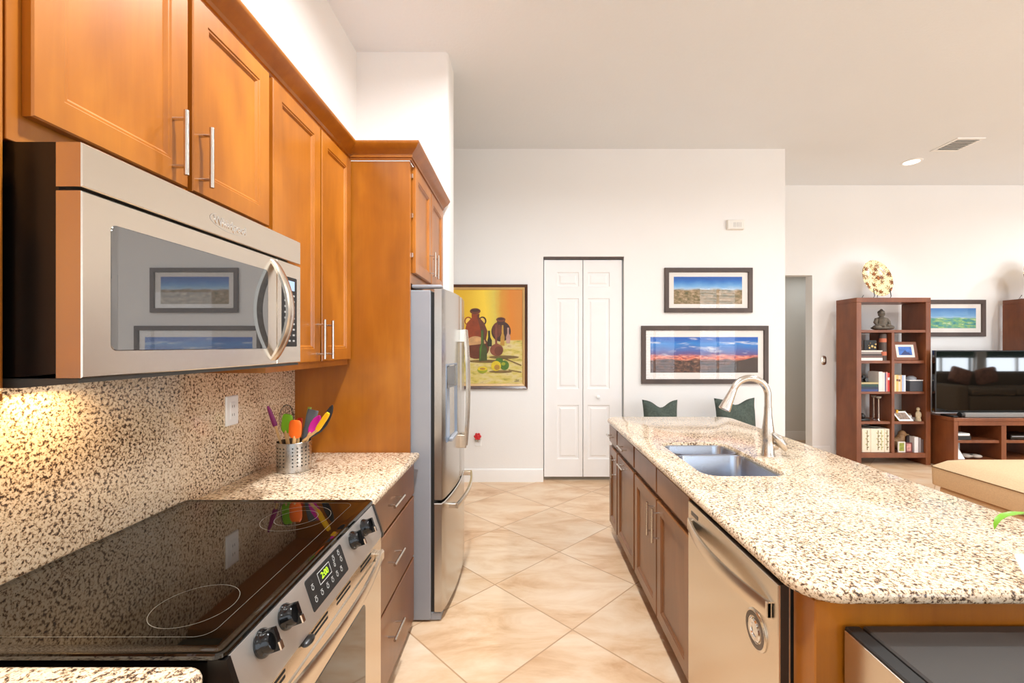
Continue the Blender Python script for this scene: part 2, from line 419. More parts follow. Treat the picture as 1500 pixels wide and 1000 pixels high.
# ------------------------------------------------------------------ cabinet parts
DOOR = [(0, -.02), (0, -.003), (.003, 0), (.056, 0), (.059, -.003), (.064, -.003), (.071, -.010)]
SLAB = [(0, -.02), (0, -.003), (.003, 0)]
def pull(P, u, v, L, vert=True):
    b = B(); h = L/2; k = h-.022
    if vert: b.tube([P(u, v-h, .034), P(u, v+h, .034)], .006, 14)
    else: b.tube([P(u-h, v, .034), P(u+h, v, .034)], .006, 14)
    for s in (-1, 1):
        a = (u, v+s*k) if vert else (u+s*k, v)
        b.tube([P(*a, -.001), P(*a, .034)], .0045, 10)
    return b
def door(name, P, u0, u1, v0, v1, m, parent, hand=None, st=DOOR, vert=True):
    d = part(name, B().steps(P, u0, u1, v0, v1, st), m, parent, smooth=25)
    if hand: part('handle', pull(P, hand[0], hand[1], hand[2], vert), mat['nickel'], d, 'brushed nickel bar handle')
    return d
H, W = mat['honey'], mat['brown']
XU = -.90      # front of upper doors
# upper cabinets
def upper(label, y0, y1, z0, doors, z1=2.436, deep=False):
    t = thing('wall_cabinet', label, 'cabinet', (-1.05, (y0+y1)/2, z0), 'upper kitchen cabinets')
    b = B()
    if deep:
        b.box(XW+.001, XU-.075, y0+.001, y1-.001, z0, z1).box(XU-.075, XU-.021, y0+.001, doors[0][0]+.012, z0, z1).box(XU-.075, XU-.021, doors[1][1]-.012, y1-.001, z0, z1)
        b.box(XU-.075, XU-.021, doors[0][0]+.012, doors[1][1]-.012, z0, z0+.04).box(XU-.075, XU-.021, doors[0][0]+.012, doors[1][1]-.012, z1-.02, z1)
    else: b.box(XW+.001, XU-.021, y0+.001, y1-.001, z0, z1, .001, 1)
    part('cabinet_body', b, H, t)
    for a in doors: door('door', PX(XU), *a, H, t) if len(a) == 4 else door('door', PX(XU), *a[:4], H, t, a[4])
upper('honey maple upper cabinet on the camera side of the microwave', .10, .779, 1.372, [(.12, .44, 1.385, 2.432), (.45, .760, 1.385, 2.432)])
upper('short honey maple cabinet mounted directly above the microwave', .781, 1.562, 1.838,
      [(.806, 1.180, 1.89, 2.432, (1.129, 1.99, .166)), (1.197, 1.556, 1.89, 2.432, (1.221, 1.99, .166))])
upper('tall honey maple upper cabinet between the microwave and the refrigerator panel', 1.564, 2.298, 1.372,
      [(1.580, 1.945, 1.40, 2.432, (1.912, 1.497, .172)), (1.961, 2.288, 1.40, 2.432, (1.992, 1.497, .172))], deep=True)
CROWN = [(0, 0), (.008, 0), (.010, .010), (.016, .012), (.018, .026), (.030, .036), (.046, .048), (.058, .064), (.062, .070), (.062, .078), (0, .078)]
def crown(path, z):   # path: list of (point2d, outward2d)
    return [[(p[0]+n[0]*d, p[1]+n[1]*d, z+h) for d, h in CROWN] for p, n in path]
b = B(); b.loft(crown([((XU-.02, .1), (1, 0)), ((XU-.02, 2.301), (1, -1)), ((-.599, 2.301), (1, -1)), ((-.599, 3.186), (1, 0))], 2.4365))
single('crown_molding', b, H, 'stained crown molding running along the tops of the upper cabinets', 'molding')
# refrigerator surround
t = thing('tall_side_panel', 'tall honey wood side panel between counter and refrigerator', 'panel', (-.9, 2.31, 0))
part('panel_board', B().box(XW+.001, -.598, 2.302, 2.322, 0, 2.434, .001, 1), H, t)
t = thing('fridge_cabinet', 'honey wood two door cabinet above the refrigerator', 'cabinet', (-.9, 2.75, 1.80))
part('cabinet_body', B().box(XW+.001, -.60, 2.323, 3.186, 1.80, 2.434, .001, 1), H, t)
door('door', PX(-.578), 2.345, 2.735, 1.856, 2.42, H, t, (2.69, 1.965, .15))
door('door', PX(-.578), 2.75, 3.14, 1.856, 2.42, H, t, (2.79, 1.965, .15))
for z in (1.95, 2.16, 2.37): part('hinge', B().box(-.603, -.59, 2.333, 2.343, z-.012, z+.012, .002, 1), mat['chrome'], t, 'chrome door hinge')

# base cabinets, left run
XB = -.575
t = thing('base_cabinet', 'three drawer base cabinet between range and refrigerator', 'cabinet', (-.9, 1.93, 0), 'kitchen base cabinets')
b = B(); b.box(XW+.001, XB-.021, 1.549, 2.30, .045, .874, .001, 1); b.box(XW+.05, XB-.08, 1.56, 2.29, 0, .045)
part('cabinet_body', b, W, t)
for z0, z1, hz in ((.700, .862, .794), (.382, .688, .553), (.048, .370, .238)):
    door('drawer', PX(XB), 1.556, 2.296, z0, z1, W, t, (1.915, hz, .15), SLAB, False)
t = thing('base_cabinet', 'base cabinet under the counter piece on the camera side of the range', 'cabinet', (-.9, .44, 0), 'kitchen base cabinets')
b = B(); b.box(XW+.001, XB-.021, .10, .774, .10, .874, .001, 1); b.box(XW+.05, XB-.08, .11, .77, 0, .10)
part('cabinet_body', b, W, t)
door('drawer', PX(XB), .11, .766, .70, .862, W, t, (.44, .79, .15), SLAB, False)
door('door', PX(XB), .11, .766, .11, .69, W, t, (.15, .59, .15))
# counters
def slab(x0, x1, y0, y1, z0, z1, rx=.012, front='x', r=.0):
    """granite slab with an eased edge all round"""
    k = (z1-z0)/2; st = [(k*.9 if 0 else rx, 0)]
    st = [(rx, 0)]+[(rx*(1-math.sin(a)), k-k*math.cos(a)) for a in (PI*i/8 for i in range(1, 8))]+[(rx, 2*k)]
    return B().steps(PZ(z0), x0, x1, y0, y1, st, r=r, n=5)
single('countertop', slab(XW+.018, -.548, 1.549, 2.300, .875, .914), mat['granite'], 'granite countertop holding the utensil crock beside the range', 'countertop', 'granite countertops', smooth=50)
single('countertop', slab(XW+.018, -.548, .10, .771, .875, .914, r=.03), mat['granite'], 'granite countertop strip on the camera side of the range', 'countertop', 'granite countertops', smooth=50)
single('backsplash', B().box(XW+.0005, XW+.017, .10, 2.300, .876, 1.44), mat['granite'], 'full height speckled granite backsplash behind the range', 'backsplash')
# outlet
t = thing('wall_outlet', 'white wall outlet plate on the granite backsplash', 'outlet', (XW+.018, 1.80, 1.205))
part('plate', B().steps(PX(XW+.0175), 1.762, 1.838, 1.145, 1.265, [(0, 0), (0, .003), (.004, .006)], r=.004, n=2), mat['white'], t)
b = B(); b.steps(PX(XW+.0235), 1.785, 1.815, 1.17, 1.24, [(0, 0), (.001, .002)]); part('socket', b, mat['white'], t)
for zc in (1.188, 1.222):
    for yy in (1.794, 1.806): part('slot', B().box(XW+.0255, XW+.026, yy-.001, yy+.001, zc-.005, zc+.005), mat['dark'], t)

# ------------------------------------------------------------------ range
Y0, Y1 = .778, 1.546
t = thing('range', 'slide-in stainless range with black glass cooktop and sloped control panel', 'stove', (-.85, 1.162, 0))
part('oven_body', B().box(XW+.03, -.53, Y0+.006, Y1-.006, .03, .905), mat['black'], t)
ct = part('cooktop', B().steps(PZ(.9145), XW+.022, -.530, .772, 1.556, [(.004, 0), (.0, .004), (.001, .010), (.004, .0125), (.010, .013), (.014, .0115), (.03, .0112)], r=.018, n=6), mat['glassblack'], t, 'glossy black glass cooktop')
ring = plain('cooktop_print', (96, 92, 84), .4)
def burner(x, y, R):
    b = B(); b.loft([[(x+r*math.cos(a), y+r*math.sin(a), .9259) for a in (2*PI*i/64 for i in range(64))] for r in (R-.0007, R+.0007)], 0, False, False)
    part('burner_ring', b, ring, ct)
for a in ((-.69, .925, .078), (-.72, 1.392, .100), (-.72, 1.392, .062)): burner(*a)
b = B(); lo = []
for i in (0, .0012): lo.append([(u, v, .9260) for u, v in rr(XW+.05+i, -.590-i, .822+i, 1.522-i, .03-i, 6)])
b.loft(lo, 0, False, False); part('border_line', b, ring, ct)
T = Vector((.033, 0, -.098)).normalized(); Nn = Vector((.948, 0, .319)).normalized()
def SP(y, s, d): p = Vector((-.530, y, .914))+T*s+Nn*d; return (p.x, p.y, p.z)
def prof(y, g=0): return [(-.560, y, .914), (-.530+g, y, .914), (-.497+g, y, .816-g), (-.497+g, y, .806-g), (-.560, y, .806-g)]
cp = part('control_panel', B().loft([prof(Y0+.012), prof(Y1-.012)]), mat['steel_soft'], t, 'brushed steel sloped control panel')
for y0, y1 in ((Y0, Y0+.012), (Y1-.012, Y1)):
    part('end_cap', B().loft([prof(y0, .003), prof(y1, .003)]), mat['black'], t, 'black end cap')
for y in (.872, .957, 1.333, 1.4255):
    b = B(); ring_ = lambda r, d: [Vector(SP(y, .035, d)) + (Vector((0, 1, 0))*math.cos(a)+T*math.sin(a))*r for a in (2*PI*i/28 for i in range(28))]
    b.loft([ring_(.027, 0), ring_(.027, .004), ring_(.025, .007), ring_(.023, .012), ring_(.021, .022), ring_(.018, .025)])
    c = [(-.007, .006), (.007, .006), (.005, .034), (-.005, .034)]
    b.loft([[Vector(SP(y+dy, .035+s, d)) for dy, d in c] for s in (-.022, .022)], 0)
    k = part('knob', b, mat['knob'], cp, 'glossy black control knob')
    part('knob_pointer', B().loft([[Vector(SP(y+dy, .035+s, d)) for dy, d in ((-.0052, .0335), (.0052, .0335), (.0045, .0365), (-.0045, .0365))] for s in (.006, .0225)]), mat['chrome'], cp)
dp = part('display_panel', B().steps(SP, 1.052, 1.258, .010, .088, [(0, 0), (.001, .0012)], r=.006), mat['blackmatte'], cp, 'black touch control panel')
wp = plain('white_print', (200, 200, 196), .5)
b = B(); b.loft([[SP(u, v, .0016) for u, v in rr(1.108+i, 1.174-i, .020+i, .050-i)] for i in (0, .0015)], 0, False, False); part('display_border', b, wp, dp)
b = B()
def icon(y, s, R=.0055):
    b.loft([[SP(y+r*math.cos(a), s+r*math.sin(a), .0016) for a in (2*PI*i/18 for i in range(18))] for r in (R-.0013, R)], 0, False, False)
    b.face([SP(y-.005, s-.0085, .0016), SP(y+.005, s-.0085, .0016), SP(y+.005, s-.0072, .0016), SP(y-.005, s-.0072, .0016)])
for y in (1.075, 1.106, 1.137, 1.166, 1.195, 1.222): icon(y, .068)
icon(1.076, .038); icon(1.200, .026); icon(1.197, .042, .0045); icon(1.232, .026); icon(1.236, .046)
part('button_icons', b, wp, dp)
Mx = Matrix((( Nn.x*0, -T.x, Nn.x, 0), (1, -T.y, Nn.y, 0), (0, -T.z, Nn.z, 0), (0, 0, 0, 1)))
Mx.translation = Vector(SP(1.142, .035, .0016))
text('clock_digits', '2:00', .022, Mx, mat['greendisp'], dp)
# vent strip, slots, latch
vs = part('vent_strip', B().box(-.56, -.500, Y0+.008, Y1-.008, .757, .805, .001, 1), mat['steel'], t)
for y0 in (.83, 1.03, 1.175, 1.345):
    for z in (.790, .777): part('vent_slot', B().box(-.505, -.4993, y0, y0+.09, z, z+.006), mat['dark'], vs)
part('door_latch', B().ell((-.493, 1.005, .797), (.012, .022, .008)), mat['black'], t)
od = part('oven_door', B().steps(PX(-.500), Y0+.008, Y1-.008, .20, .752, [(0, -.045), (0, -.004), (.004, 0)]), mat['steel'], t, 'brushed steel oven door')
part('oven_window', B().steps(PX(-.4995), .93, 1.385, .33, .665, [(0, -.002), (.002, .001)], r=.02), mat['ovenglass'], od, 'dark glass oven window')
b = B(); n = 18; lo = []
for i in range(n+1):
    y = .82+(1.505-.82)*i/n; q = (i/n-.5)*2; x = -.452-.030*q*q
    lo.append([(x-.010, y, .742), (x-.002, y, .740), (x, y, .745), (x, y, .772), (x-.002, y, .776), (x-.010, y, .774)])
b.loft(lo)
for y in (.82, 1.475): b.box(-.502, -.478, y, y+.03, .743, .773, .003, 1)
part('oven_handle', b, mat['steel'], od, 'bowed brushed steel handle')
part('warming_drawer', B().steps(PX(-.502), Y0+.008, Y1-.008, .05, .192, [(0, -.04), (0, -.004), (.004, 0)]), mat['steel'], t)

# ------------------------------------------------------------------ microwave
t = thing('microwave', 'stainless over-the-range microwave mounted under the short cabinet', 'microwave', (-1.0, 1.165, 1.41))
MY0, MY1 = .783, 1.549
b = B(); b.prism([(XW+.018, MY0+.004, 1.415), (-.90, MY0+.004, 1.414), (-.832, MY0+.004, 1.42), (-.832, MY0+.004, 1.834), (XW+.018, MY0+.004, 1.834)], (0, MY1-MY0-.008, 0))
part('oven_case', b, mat['black'], t, 'black painted case')
part('top_grille', B().steps(PX(-.787), MY0, MY1, 1.753, 1.832, [(0, -.046), (0, -.002), (.002, 0)]), mat['steel'], t, 'brushed steel top vent cover')
DM = part('door', B().steps(PX(-.787), MY0, 1.400, 1.412, 1.746, [(0, -.046), (0, -.002), (.002, 0)]), mat['steel'], t, 'brushed steel door')
part('door_window', B().steps(PX(-.7868), .838, 1.352, 1.460, 1.701, [(0, -.002), (.0, .0002), (.0015, .0006)], r=.012), plain('mirror_dark_glass', (58, 58, 58), .012, ior=2.6, var=.02), DM, 'dark reflective glass window', 8)
b = B(); lo = []; n = 24
for i in range(n+1):
    z = 1.424+(1.738-1.424)*i/n; q = (i/n-.5)*2
    x = -.788+.056*(math.cos(q*PI/2))**.8 if abs(q) < 1 else -.788
    lo.append([(x-.009, 1.368, z), (x, 1.366, z), (x+.004, 1.372, z), (x+.004, 1.396, z), (x, 1.402, z), (x-.009, 1.400, z)])
b.loft(lo); part('handle', b, mat['steel'], DM, 'bowed brushed steel handle')
part('side_trim', B().steps(PX(-.787), 1.402, MY1, 1.412, 1.746, [(0, -.046), (0, -.002), (.002, 0)]), mat['steel'], t)
kp = part('control_panel', B().steps(PX(-.7868), 1.428, 1.522, 1.466, 1.700, [(0, -.001), (.001, .001)], r=.004), mat['blackmatte'], t, 'black keypad with pale blue display')
part('display', B().steps(PX(-.7855), 1.448, 1.505, 1.655, 1.687, [(0, 0), (.0005, .0006)]), mat['bluedisp'], kp)
b = B()
for r_ in range(9):
    for c_ in range(3):
        y, z = 1.442+c_*.026, 1.638-r_*.019
        b.box(-.7857, -.7852, y, y+.012, z-.003, z+.003)
part('keypad', b, plain('key_print', (170, 170, 168), .5), kp)
Mx = Matrix(((0, 0, 1, 0), (1, 0, 0, 0), (0, 1, 0, 0), (0, 0, 0, 1))); Mx.translation = Vector((-.7865, 1.180, 1.79))
lg = text('logo', 'Whirlpool', .031, Mx, mat['chrome'], t, .0012)
b = B(); b.loft([[(-.7862, 1.18+.078*math.cos(a)*k, 1.793+.022*math.sin(a)*k) for a in [PI*.75+1.75*PI*.62*i/20 for i in range(21)]] for k in (1, .96)], 0, False, False, closed=False)
part('logo_swirl', b, mat['chrome'], t)
part('bottom_plate', B().prism([(XW+.018, MY0+.002, 1.394), (-.90, MY0+.002, 1.394), (-.795, MY0+.002, 1.403), (-.795, MY0+.002, 1.411), (XW+.018, MY0+.002, 1.411)], (0, MY1-MY0-.004, 0)), plain('dark_grey_enamel', (62, 60, 56), .4), t, 'dark grey underside plate')
tl = part('task_lamp', B().box(-1.14, -1.00, .98, 1.14, 1.3915, 1.3935), mat['lens'], t, 'glowing warm task lamp lens')
area('task_light', (-1.10, 1.06, 1.388), .16, 5.5, (1, .64, .24), (0, math.radians(-18), 0), .10, parent=t)

# ------------------------------------------------------------------ refrigerator
t = thing('refrigerator', 'stainless french door refrigerator with bottom freezer in its wood surround', 'refrigerator', (-.8, 2.755, 0))
FY0, FY1 = 2.340, 3.170
part('cabinet_case', B().box(-1.17, -.498, FY0, FY1, .01, 1.765, .004, 1), mat['grey'], t, 'grey painted side case')
def xf(y): return -.434+.036*(1-((y-2.755)/.415)**2)
def fdoor(y0, y1, z0, z1, n=12):
    b = B(); pl = [(-.478, y0), ] + [(xf(y0+(y1-y0)*i/n)-(.006 if i in (0, n) else 0), y0+(y1-y0)*i/n) for i in range(n+1)]+[(-.478, y1)]
    cy = (y0+y1)/2
    lo = []
    for ins, z in ((.004, z0), (0, z0+.004), (0, z1-.004), (.004, z1)):
        lo.append([(x-ins, y+(ins if y < cy else -ins), z) for x, y in pl])
    return b.loft(lo)
part('gasket', B().box(-.499, -.477, FY0+.012, FY1-.012, .05, 1.755), mat['blackmatte'], t)
dl = part('door', fdoor(FY0+.002, 2.752, .645, 1.776), mat['steel_v'], t, 'brushed steel door with water dispenser', 30)
dr_ = part('door', fdoor(2.758, FY1-.002, .645, 1.776), mat['steel_v'], t, 'plain brushed steel door', 30)
fz = part('freezer_drawer', fdoor(FY0+.002, FY1-.002, .05, .630, 24), mat['steel_v'], t, smooth=30)
for y in (FY0+.03, FY1-.03): part('hinge_cover', B().box(-.60, -.44, y-.028, y+.028, 1.777, 1.795, .006), mat['grey'], t)
part('toe_grille', B().box(-.499, -.445, FY0+.01, FY1-.01, .005, .046, .003, 1), mat['grey'], t)
def fh(y, parent):
    b = B(); lo = []; n = 16
    for i in range(n+1):
        z = .84+(1.57-.84)*i/n; q = (i/n-.5)*2; x = -.345-.018*q*q
        lo.append([(x-.014, y-.012, z), (x, y-.013, z), (x+.004, y-.006, z), (x+.004, y+.006, z), (x, y+.013, z), (x-.014, y+.012, z)])
    b.loft(lo)
    for z0, z1 in ((.84, .92), (1.49, 1.57)): b.box(-.402, -.363, y-.013, y+.013, z0, z1, .004, 1)
    part('door_handle', b, mat['steel'], parent, 'long brushed steel handle')
fh(2.722, dl); fh(2.790, dr_)
b = B(); lo = []; n = 20
for i in range(n+1):
    y = 2.43+(3.08-2.43)*i/n; q = (i/n-.5)*2; x = -.338-.030*q*q
    lo.append([(x-.012, y, .572), (x, y, .570), (x+.004, y, .577), (x+.004, y, .593), (x, y, .600), (x-.012, y, .598)])
b.loft(lo)
for y in (2.43, 3.05): b.box(-.425, -.366, y, y+.03, .572, .598, .003, 1)
part('drawer_handle', b, mat['steel'], fz, 'bowed brushed steel handle')
dsp = B()
dsp.loft([[(xf(y)+d, y, z) for y, z in rr(2.39+i, 2.62-i, .94+i, 1.37-i, .01, 3)] for i, d in ((0, -.001), (.001, .003), (.008, .003), (.010, .0015))])
dd = part('water_dispenser', dsp, plain('dispenser_blue_grey', (128, 140, 156), .15, var=.05), dl, 'grey blue water and ice dispenser')
part('dispenser_screen', B().loft([[(xf(y)+d, y, z) for y, z in rr(2.405+i, 2.605-i, 1.235+i, 1.355-i, .006, 3)] for i, d in ((0, .0015), (.001, .004))]), mat['glassblack'], dd)
part('drip_tray', B().box(xf(2.5)-.002, xf(2.5)+.02, 2.41, 2.60, .945, .965, .004, 1), mat['grey'], dd)

# ------------------------------------------------------------------ island
IX = .66     # door fronts
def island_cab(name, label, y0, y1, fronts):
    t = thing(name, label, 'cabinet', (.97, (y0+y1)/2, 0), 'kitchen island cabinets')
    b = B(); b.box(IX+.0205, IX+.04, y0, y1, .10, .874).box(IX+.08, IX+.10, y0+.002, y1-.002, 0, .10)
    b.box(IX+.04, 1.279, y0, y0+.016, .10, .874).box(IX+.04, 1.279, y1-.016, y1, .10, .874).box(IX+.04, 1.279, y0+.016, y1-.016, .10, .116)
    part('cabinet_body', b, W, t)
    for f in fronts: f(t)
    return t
P_ = NX(IX)
island_cab('sink_cabinet', 'island sink base cabinet with two doors beside the dishwasher', 1.736, 2.647, [
    lambda t: door('false_front', P_, 1.762, 2.192, .732, .862, W, t, None, SLAB), lambda t: door('false_front', P_, 2.206, 2.634, .732, .862, W, t, None, SLAB),
    lambda t: door('door', P_, 1.762, 2.192, .115, .70, W, t, (2.158, .588, .168)), lambda t: door('door', P_, 2.206, 2.634, .115, .70, W, t, (2.248, .588, .168))])
island_cab('base_cabinet', 'island cabinet with one wide door beyond the sink cabinet', 2.649, 3.131, [
    lambda t: door('drawer', P_, 2.662, 3.118, .732, .862, W, t, (2.89, .795, .15), SLAB, False),
    lambda t: door('door', P_, 2.662, 3.118, .115, .70, W, t, (2.89, .672, .15), DOOR, False)])
island_cab('base_cabinet', 'narrow island cabinet at the end facing the closet door', 3.133, 3.425, [
    lambda t: door('drawer', P_, 3.146, 3.414, .732, .862, W, t, (3.28, .795, .13), SLAB, False),
    lambda t: door('door', P_, 3.146, 3.414, .115, .70, W, t, (3.178, .59, .15))])
t = thing('island_paneling', 'honey wood end and back paneling of the kitchen island', 'island', (1.0, 1.05, 0))
b = B(); b.box(.680, 1.30, 1.030, 1.114, 0, .874, .003, 1)
part('end_panel', b, H, t)
part('back_panel', B().box(1.281, 1.30, 1.115, 3.425, 0, .874, .001, 1), H, t)
# countertop with a sink cut-out
def slab_hole(x0, x1, y0, y1, z0, z1, r, hx0, hx1, hy0, hy1, hr):
    b = B(); bm = b.bm; k = (z1-z0)/2; rx = .016
    st = [(rx, 0)]+[(rx*(1-math.sin(a)), k-k*math.cos(a)) for a in (PI*i/10 for i in range(1, 10))]+[(rx, 2*k)]
    b.steps(PZ(z0), x0, x1, y0, y1, st, r=r, n=10, cap0=False, cap1=False)
    b.steps(PZ(z0), hx0, hx1, hy0, hy1, [(0, 0), (-.001, .004), (-.001, 2*k-.004), (-.004, 2*k)][::1], r=hr, n=8, cap0=False, cap1=False)
    for z in (z0, z1):
        es = [e for e in bm.edges if all(abs(v.co.z-z) < 1e-6 for v in e.verts)]
        bmesh.ops.triangle_fill(bm, edges=es, use_beauty=True, use_dissolve=False)
    return b
SX0, SX1, SY0, SY1 = .775, 1.135, 1.880, 2.525
single('island_countertop', slab_hole(.636, 1.602, 1.000, 3.455, .876, .914, .10, SX0, SX1, SY0, SY1, .07), mat['granite'], 'long speckled granite island top with sink cut-out', 'countertop', smooth=40)
# sink
t = thing('kitchen_sink', 'double bowl stainless sink set under the island countertop', 'sink', (.955, 2.2, .68))
def bowl(y0, y1, depth):
    b = B(); r = .066; x0, x1 = SX0+.0025, SX1-.0025; zr = .9005
    b.steps(PZ(zr), x0, x1, y0, y1, [(0, -.012), (0, 0), (.009, 0), (.012, -.006), (.016, -depth+.03), (.024, -depth+.008), (.042, -depth)], r=r, n=6, cap0=False)
    bo = part('bowl', b, mat['sink'], t, smooth=60)
    xc, yc, z = (x0+x1)/2, (y0+y1)/2, zr-depth
    part('drain', B().lathe([(.045, z+.0005), (.042, z+.004), (.03, z+.002), (.001, z+.0015)], xc, yc, 28, cap0=False), mat['chrome'], bo)
bowl(SY0+.0025, 2.302, .21); bowl(2.303, SY1-.0025, .18)
# faucet
FX, FY, FZ = 1.232, 2.227, .914
t = thing('faucet', 'brushed nickel pull-down kitchen faucet arching over the sink', 'faucet', (FX, FY, FZ))
b = B(); b.lathe([(.034, FZ), (.034, FZ+.006), (.030, FZ+.012), (.028, FZ+.08), (.031, FZ+.11), (.024, FZ+.16), (.0185, FZ+.21), (.018, FZ+.245)], FX, FY, 28)
fb = part('faucet_body', b, mat['nickel'], t, smooth=50)
pts = [(FX, FY, FZ+.24), (FX, FY, FZ+.30)]; R = .090
for i in range(0, 19):
    a = math.radians(i*160/18); pts.append((FX-R+R*math.cos(a), FY, FZ+.302+R*math.sin(a)))
part('spout', B().tube(pts, .0165, 18), mat['nickel'], t, smooth=50)
e = Vector(pts[-1]); d = (Vector(pts[-1])-Vector(pts[-2])).normalized()
part('spray_head', B().tube([e-d*.002, e+d*.012, e+d*.06, e+d*.108, e+d*.112], [.0165, .018, .023, .030, .026], 22), mat['nickel'], t, smooth=50)
b = B(); b.tube([(FX+.012, FY, FZ+.055), (FX+.046, FY, FZ+.050)], [.026, .022], 20)
b.tube([(FX+.008, FY-.03, FZ+.118), (FX+.03, FY-.034, FZ+.095), (FX+.058, FY-.034, FZ+.058), (FX+.072, FY-.03, FZ+.036)], [.008, .019, .020, .010], 14)
part('lever', b, mat['nickel'], t, smooth=50)

# dishwasher
t = thing('dishwasher', 'stainless dishwasher with bowed handle built into the island', 'dishwasher', (.9, 1.425, 0))
DY0, DY1 = 1.119, 1.732
part('tub', B().box(.676, 1.25, DY0, DY1, .10, .868), mat['blackmatte'], t)
part('edge_trim', B().box(.672, .6755, DY0-.001, DY0+.004, .10, .868), mat['chrome'], t)
part('toe_kick', B().box(.72, .74, DY0, DY1, 0, .10), mat['blackmatte'], t)
dw = part('door', B().steps(NX(.645), DY0, DY1, .105, .860, [(0, -.006), (0, -.002), (.002, 0)]), [mat['steel']], t, 'brushed steel door')
part('door_liner', B().box(.6515, .672, DY0, DY1, .105, .862), plain('dark_liner', (44, 34, 28), .4), t)
b = B(); n = 20; lo = []
for i in range(n+1):
    y = 1.150+(1.715-1.150)*i/n; q = (i/n-.5)*2; x = .604+.034*q*q
    lo.append([(x+.008, y, .757), (x, y, .755), (x-.002, y, .760), (x-.002, y, .796), (x, y, .801), (x+.008, y, .799)])
b.loft(lo)
for y in (1.150, 1.695): b.box(.634, .646, y, y+.02, .757, .799, .002, 1)
part('handle', b, mat['steel'], dw, 'bowed flat steel handle')
part('badge', B().steps(NX(.645), 1.635, 1.700, .818, .835, [(0, 0), (.001, .0015)], r=.003), plain('dark_badge', (70, 62, 54), .3), dw)
t = thing('dishwasher_magnet', 'round clear magnet stuck on the dishwasher door', 'magnet', (.645, 1.222, .68))
y, z = 1.222, .682
ringp = lambda r, d: [(.6446-d, y+r*math.cos(a), z+r*math.sin(a)) for a in (2*PI*i/40 for i in range(40))]
part('outer_ring', B().loft([ringp(.054, 0), ringp(.054, .003), ringp(.050, .006), ringp(.036, .005), ringp(.034, .002), ringp(.001, .002)], cap0=False), mat['steel'], t)
part('dark_band', B().loft([ringp(.0475, .0062), ringp(.036, .0062)], 0, False, False), plain('smoky_plastic', (92, 78, 68), .25), t)
part('center_dial', B().loft([ringp(.030, .002), ringp(.030, .007), ringp(.027, .010), ringp(.018, .009), ringp(.016, .006), ringp(.001, .006)], cap0=False), mat['chrome'], t)

# ------------------------------------------------------------------ beverage cooler at the near end of the island
t = thing('beverage_cooler', 'compact dark cooler with steel door under the near end of the island', 'cooler', (1.05, .74, 0))
part('cooler_case', B().box(.785, 1.36, .45, 1.024, .02, .820, .004, 1), plain('dark_case', (52, 48, 45), .42, var=.05), t)
cd = part('cooler_door', B().box(.742, .778, .452, 1.022, .03, .820, .003, 1), mat['blackmatte'], t, 'black framed door')
part('door_skin', B().steps(NX(.742), .456, 1.018, .04, .812, [(0, 0), (.001, .002)]), mat['steel'], cd, 'stainless door skin')
b = B()
for x in (.82, 1.32):
    for yy in (.49, .98): b.cyl((x, yy, 0), (x, yy, .022), .018)
part('feet', b, mat['blackmatte'], t)

# ------------------------------------------------------------------ utensil crock and utensils
UC = Vector((-1.032, 1.975, .914)); R = .071; Hh = .130
t = thing('utensil_holder', 'perforated stainless crock of cooking utensils on the counter', 'utensil holder', UC)
b = B(); b.lathe([(R-.003, .914), (R, .916), (R, .914+Hh-.001), (R-.001, .914+Hh), (R-.002, .914+Hh-.001), (R-.002, .918), (.001, .918)], UC.x, UC.y, 48, cap0=True, cap1=True)
part('crock', b, mat['steel_v'], t)
b = B()
for k in range(24):
    if k % 6 in (0,): continue
    a = 2*PI*(k+.5)/24
    for r_ in range(6):
        z = .914+.03+r_*.0155; cx = Vector((UC.x+(R+.0003)*math.cos(a), UC.y+(R+.0003)*math.sin(a), z)); tv = Vector((-math.sin(a), math.cos(a), 0))
        b.face([cx+tv*.0032*math.cos(q)+Vector((0, 0, .0032*math.sin(q))) for q in (2*PI*i/10 for i in range(10))])
part('perforations', b, mat['dark'], t)
def at(px, py, y): return Vector(((px-768)*y/645, y, 1.47-(py-506)*y/645))
blond = wood('pale_beech', (196, 150, 92), (216, 174, 116), (226, 190, 136), .5, 0)
def utensil(name, label, cat, base, neck, tip, width, thick, headmat, handmat=None, shape='spatula', hr=.006):
    base, neck, tip = Vector(base), Vector(neck), Vector(tip)
    o = thing(name, label, cat, base, 'utensils in the steel crock')
    q = (.914+Hh+.006-base.z)/(neck.z-base.z); rim = base+(neck-base)*q; off = Vector((rim.x-UC.x, rim.y-UC.y, 0))
    if off.length > R-.004-hr: rim -= off*(1-(R-.004-hr)/off.length)
    part('handle', B().tube([base, rim, neck, neck+(tip-neck)*.12], [hr, hr, hr, hr*.8], 12), handmat or blond, o)
    d = (tip-neck); L = d.length; d.normalize(); v = Vector((0, 1, 0)); s = d.cross(v).normalized(); v = s.cross(d)
    if shape == 'spatula': w = [(0, .55), (.08, .85), (.25, 1), (.75, 1), (.93, .86), (1, .62)]
    elif shape == 'spoon': w = [(0, .22), (.08, .5), (.25, .85), (.5, 1), (.75, .86), (.92, .5), (1, .15)]
    elif shape == 'turner': w = [(0, .45), (.15, .55), (.5, .8), (.8, 1), (.99, 1), (1, .95)]
    else: w = [(0, .8), (.1, 1), (.5, .85), (.85, .6), (1, .25)]
    lo = []
    for q, k in w:
        c = neck+d*L*q; hw = width/2*k; off = 0
        if shape == 'spoon': off = math.sin(PI*q)*.010
        lo.append([c+s*hw*math.cos(a)+v*(thick/2*math.sin(a)+off*(1-abs(math.cos(a)))) for a in (2*PI*i/14 for i in range(14))])
    part('head', B().loft(lo), headmat, o); return o
c5 = lambda cx, cy, y: at(380+.14*cx, 570+.14*cy, y)
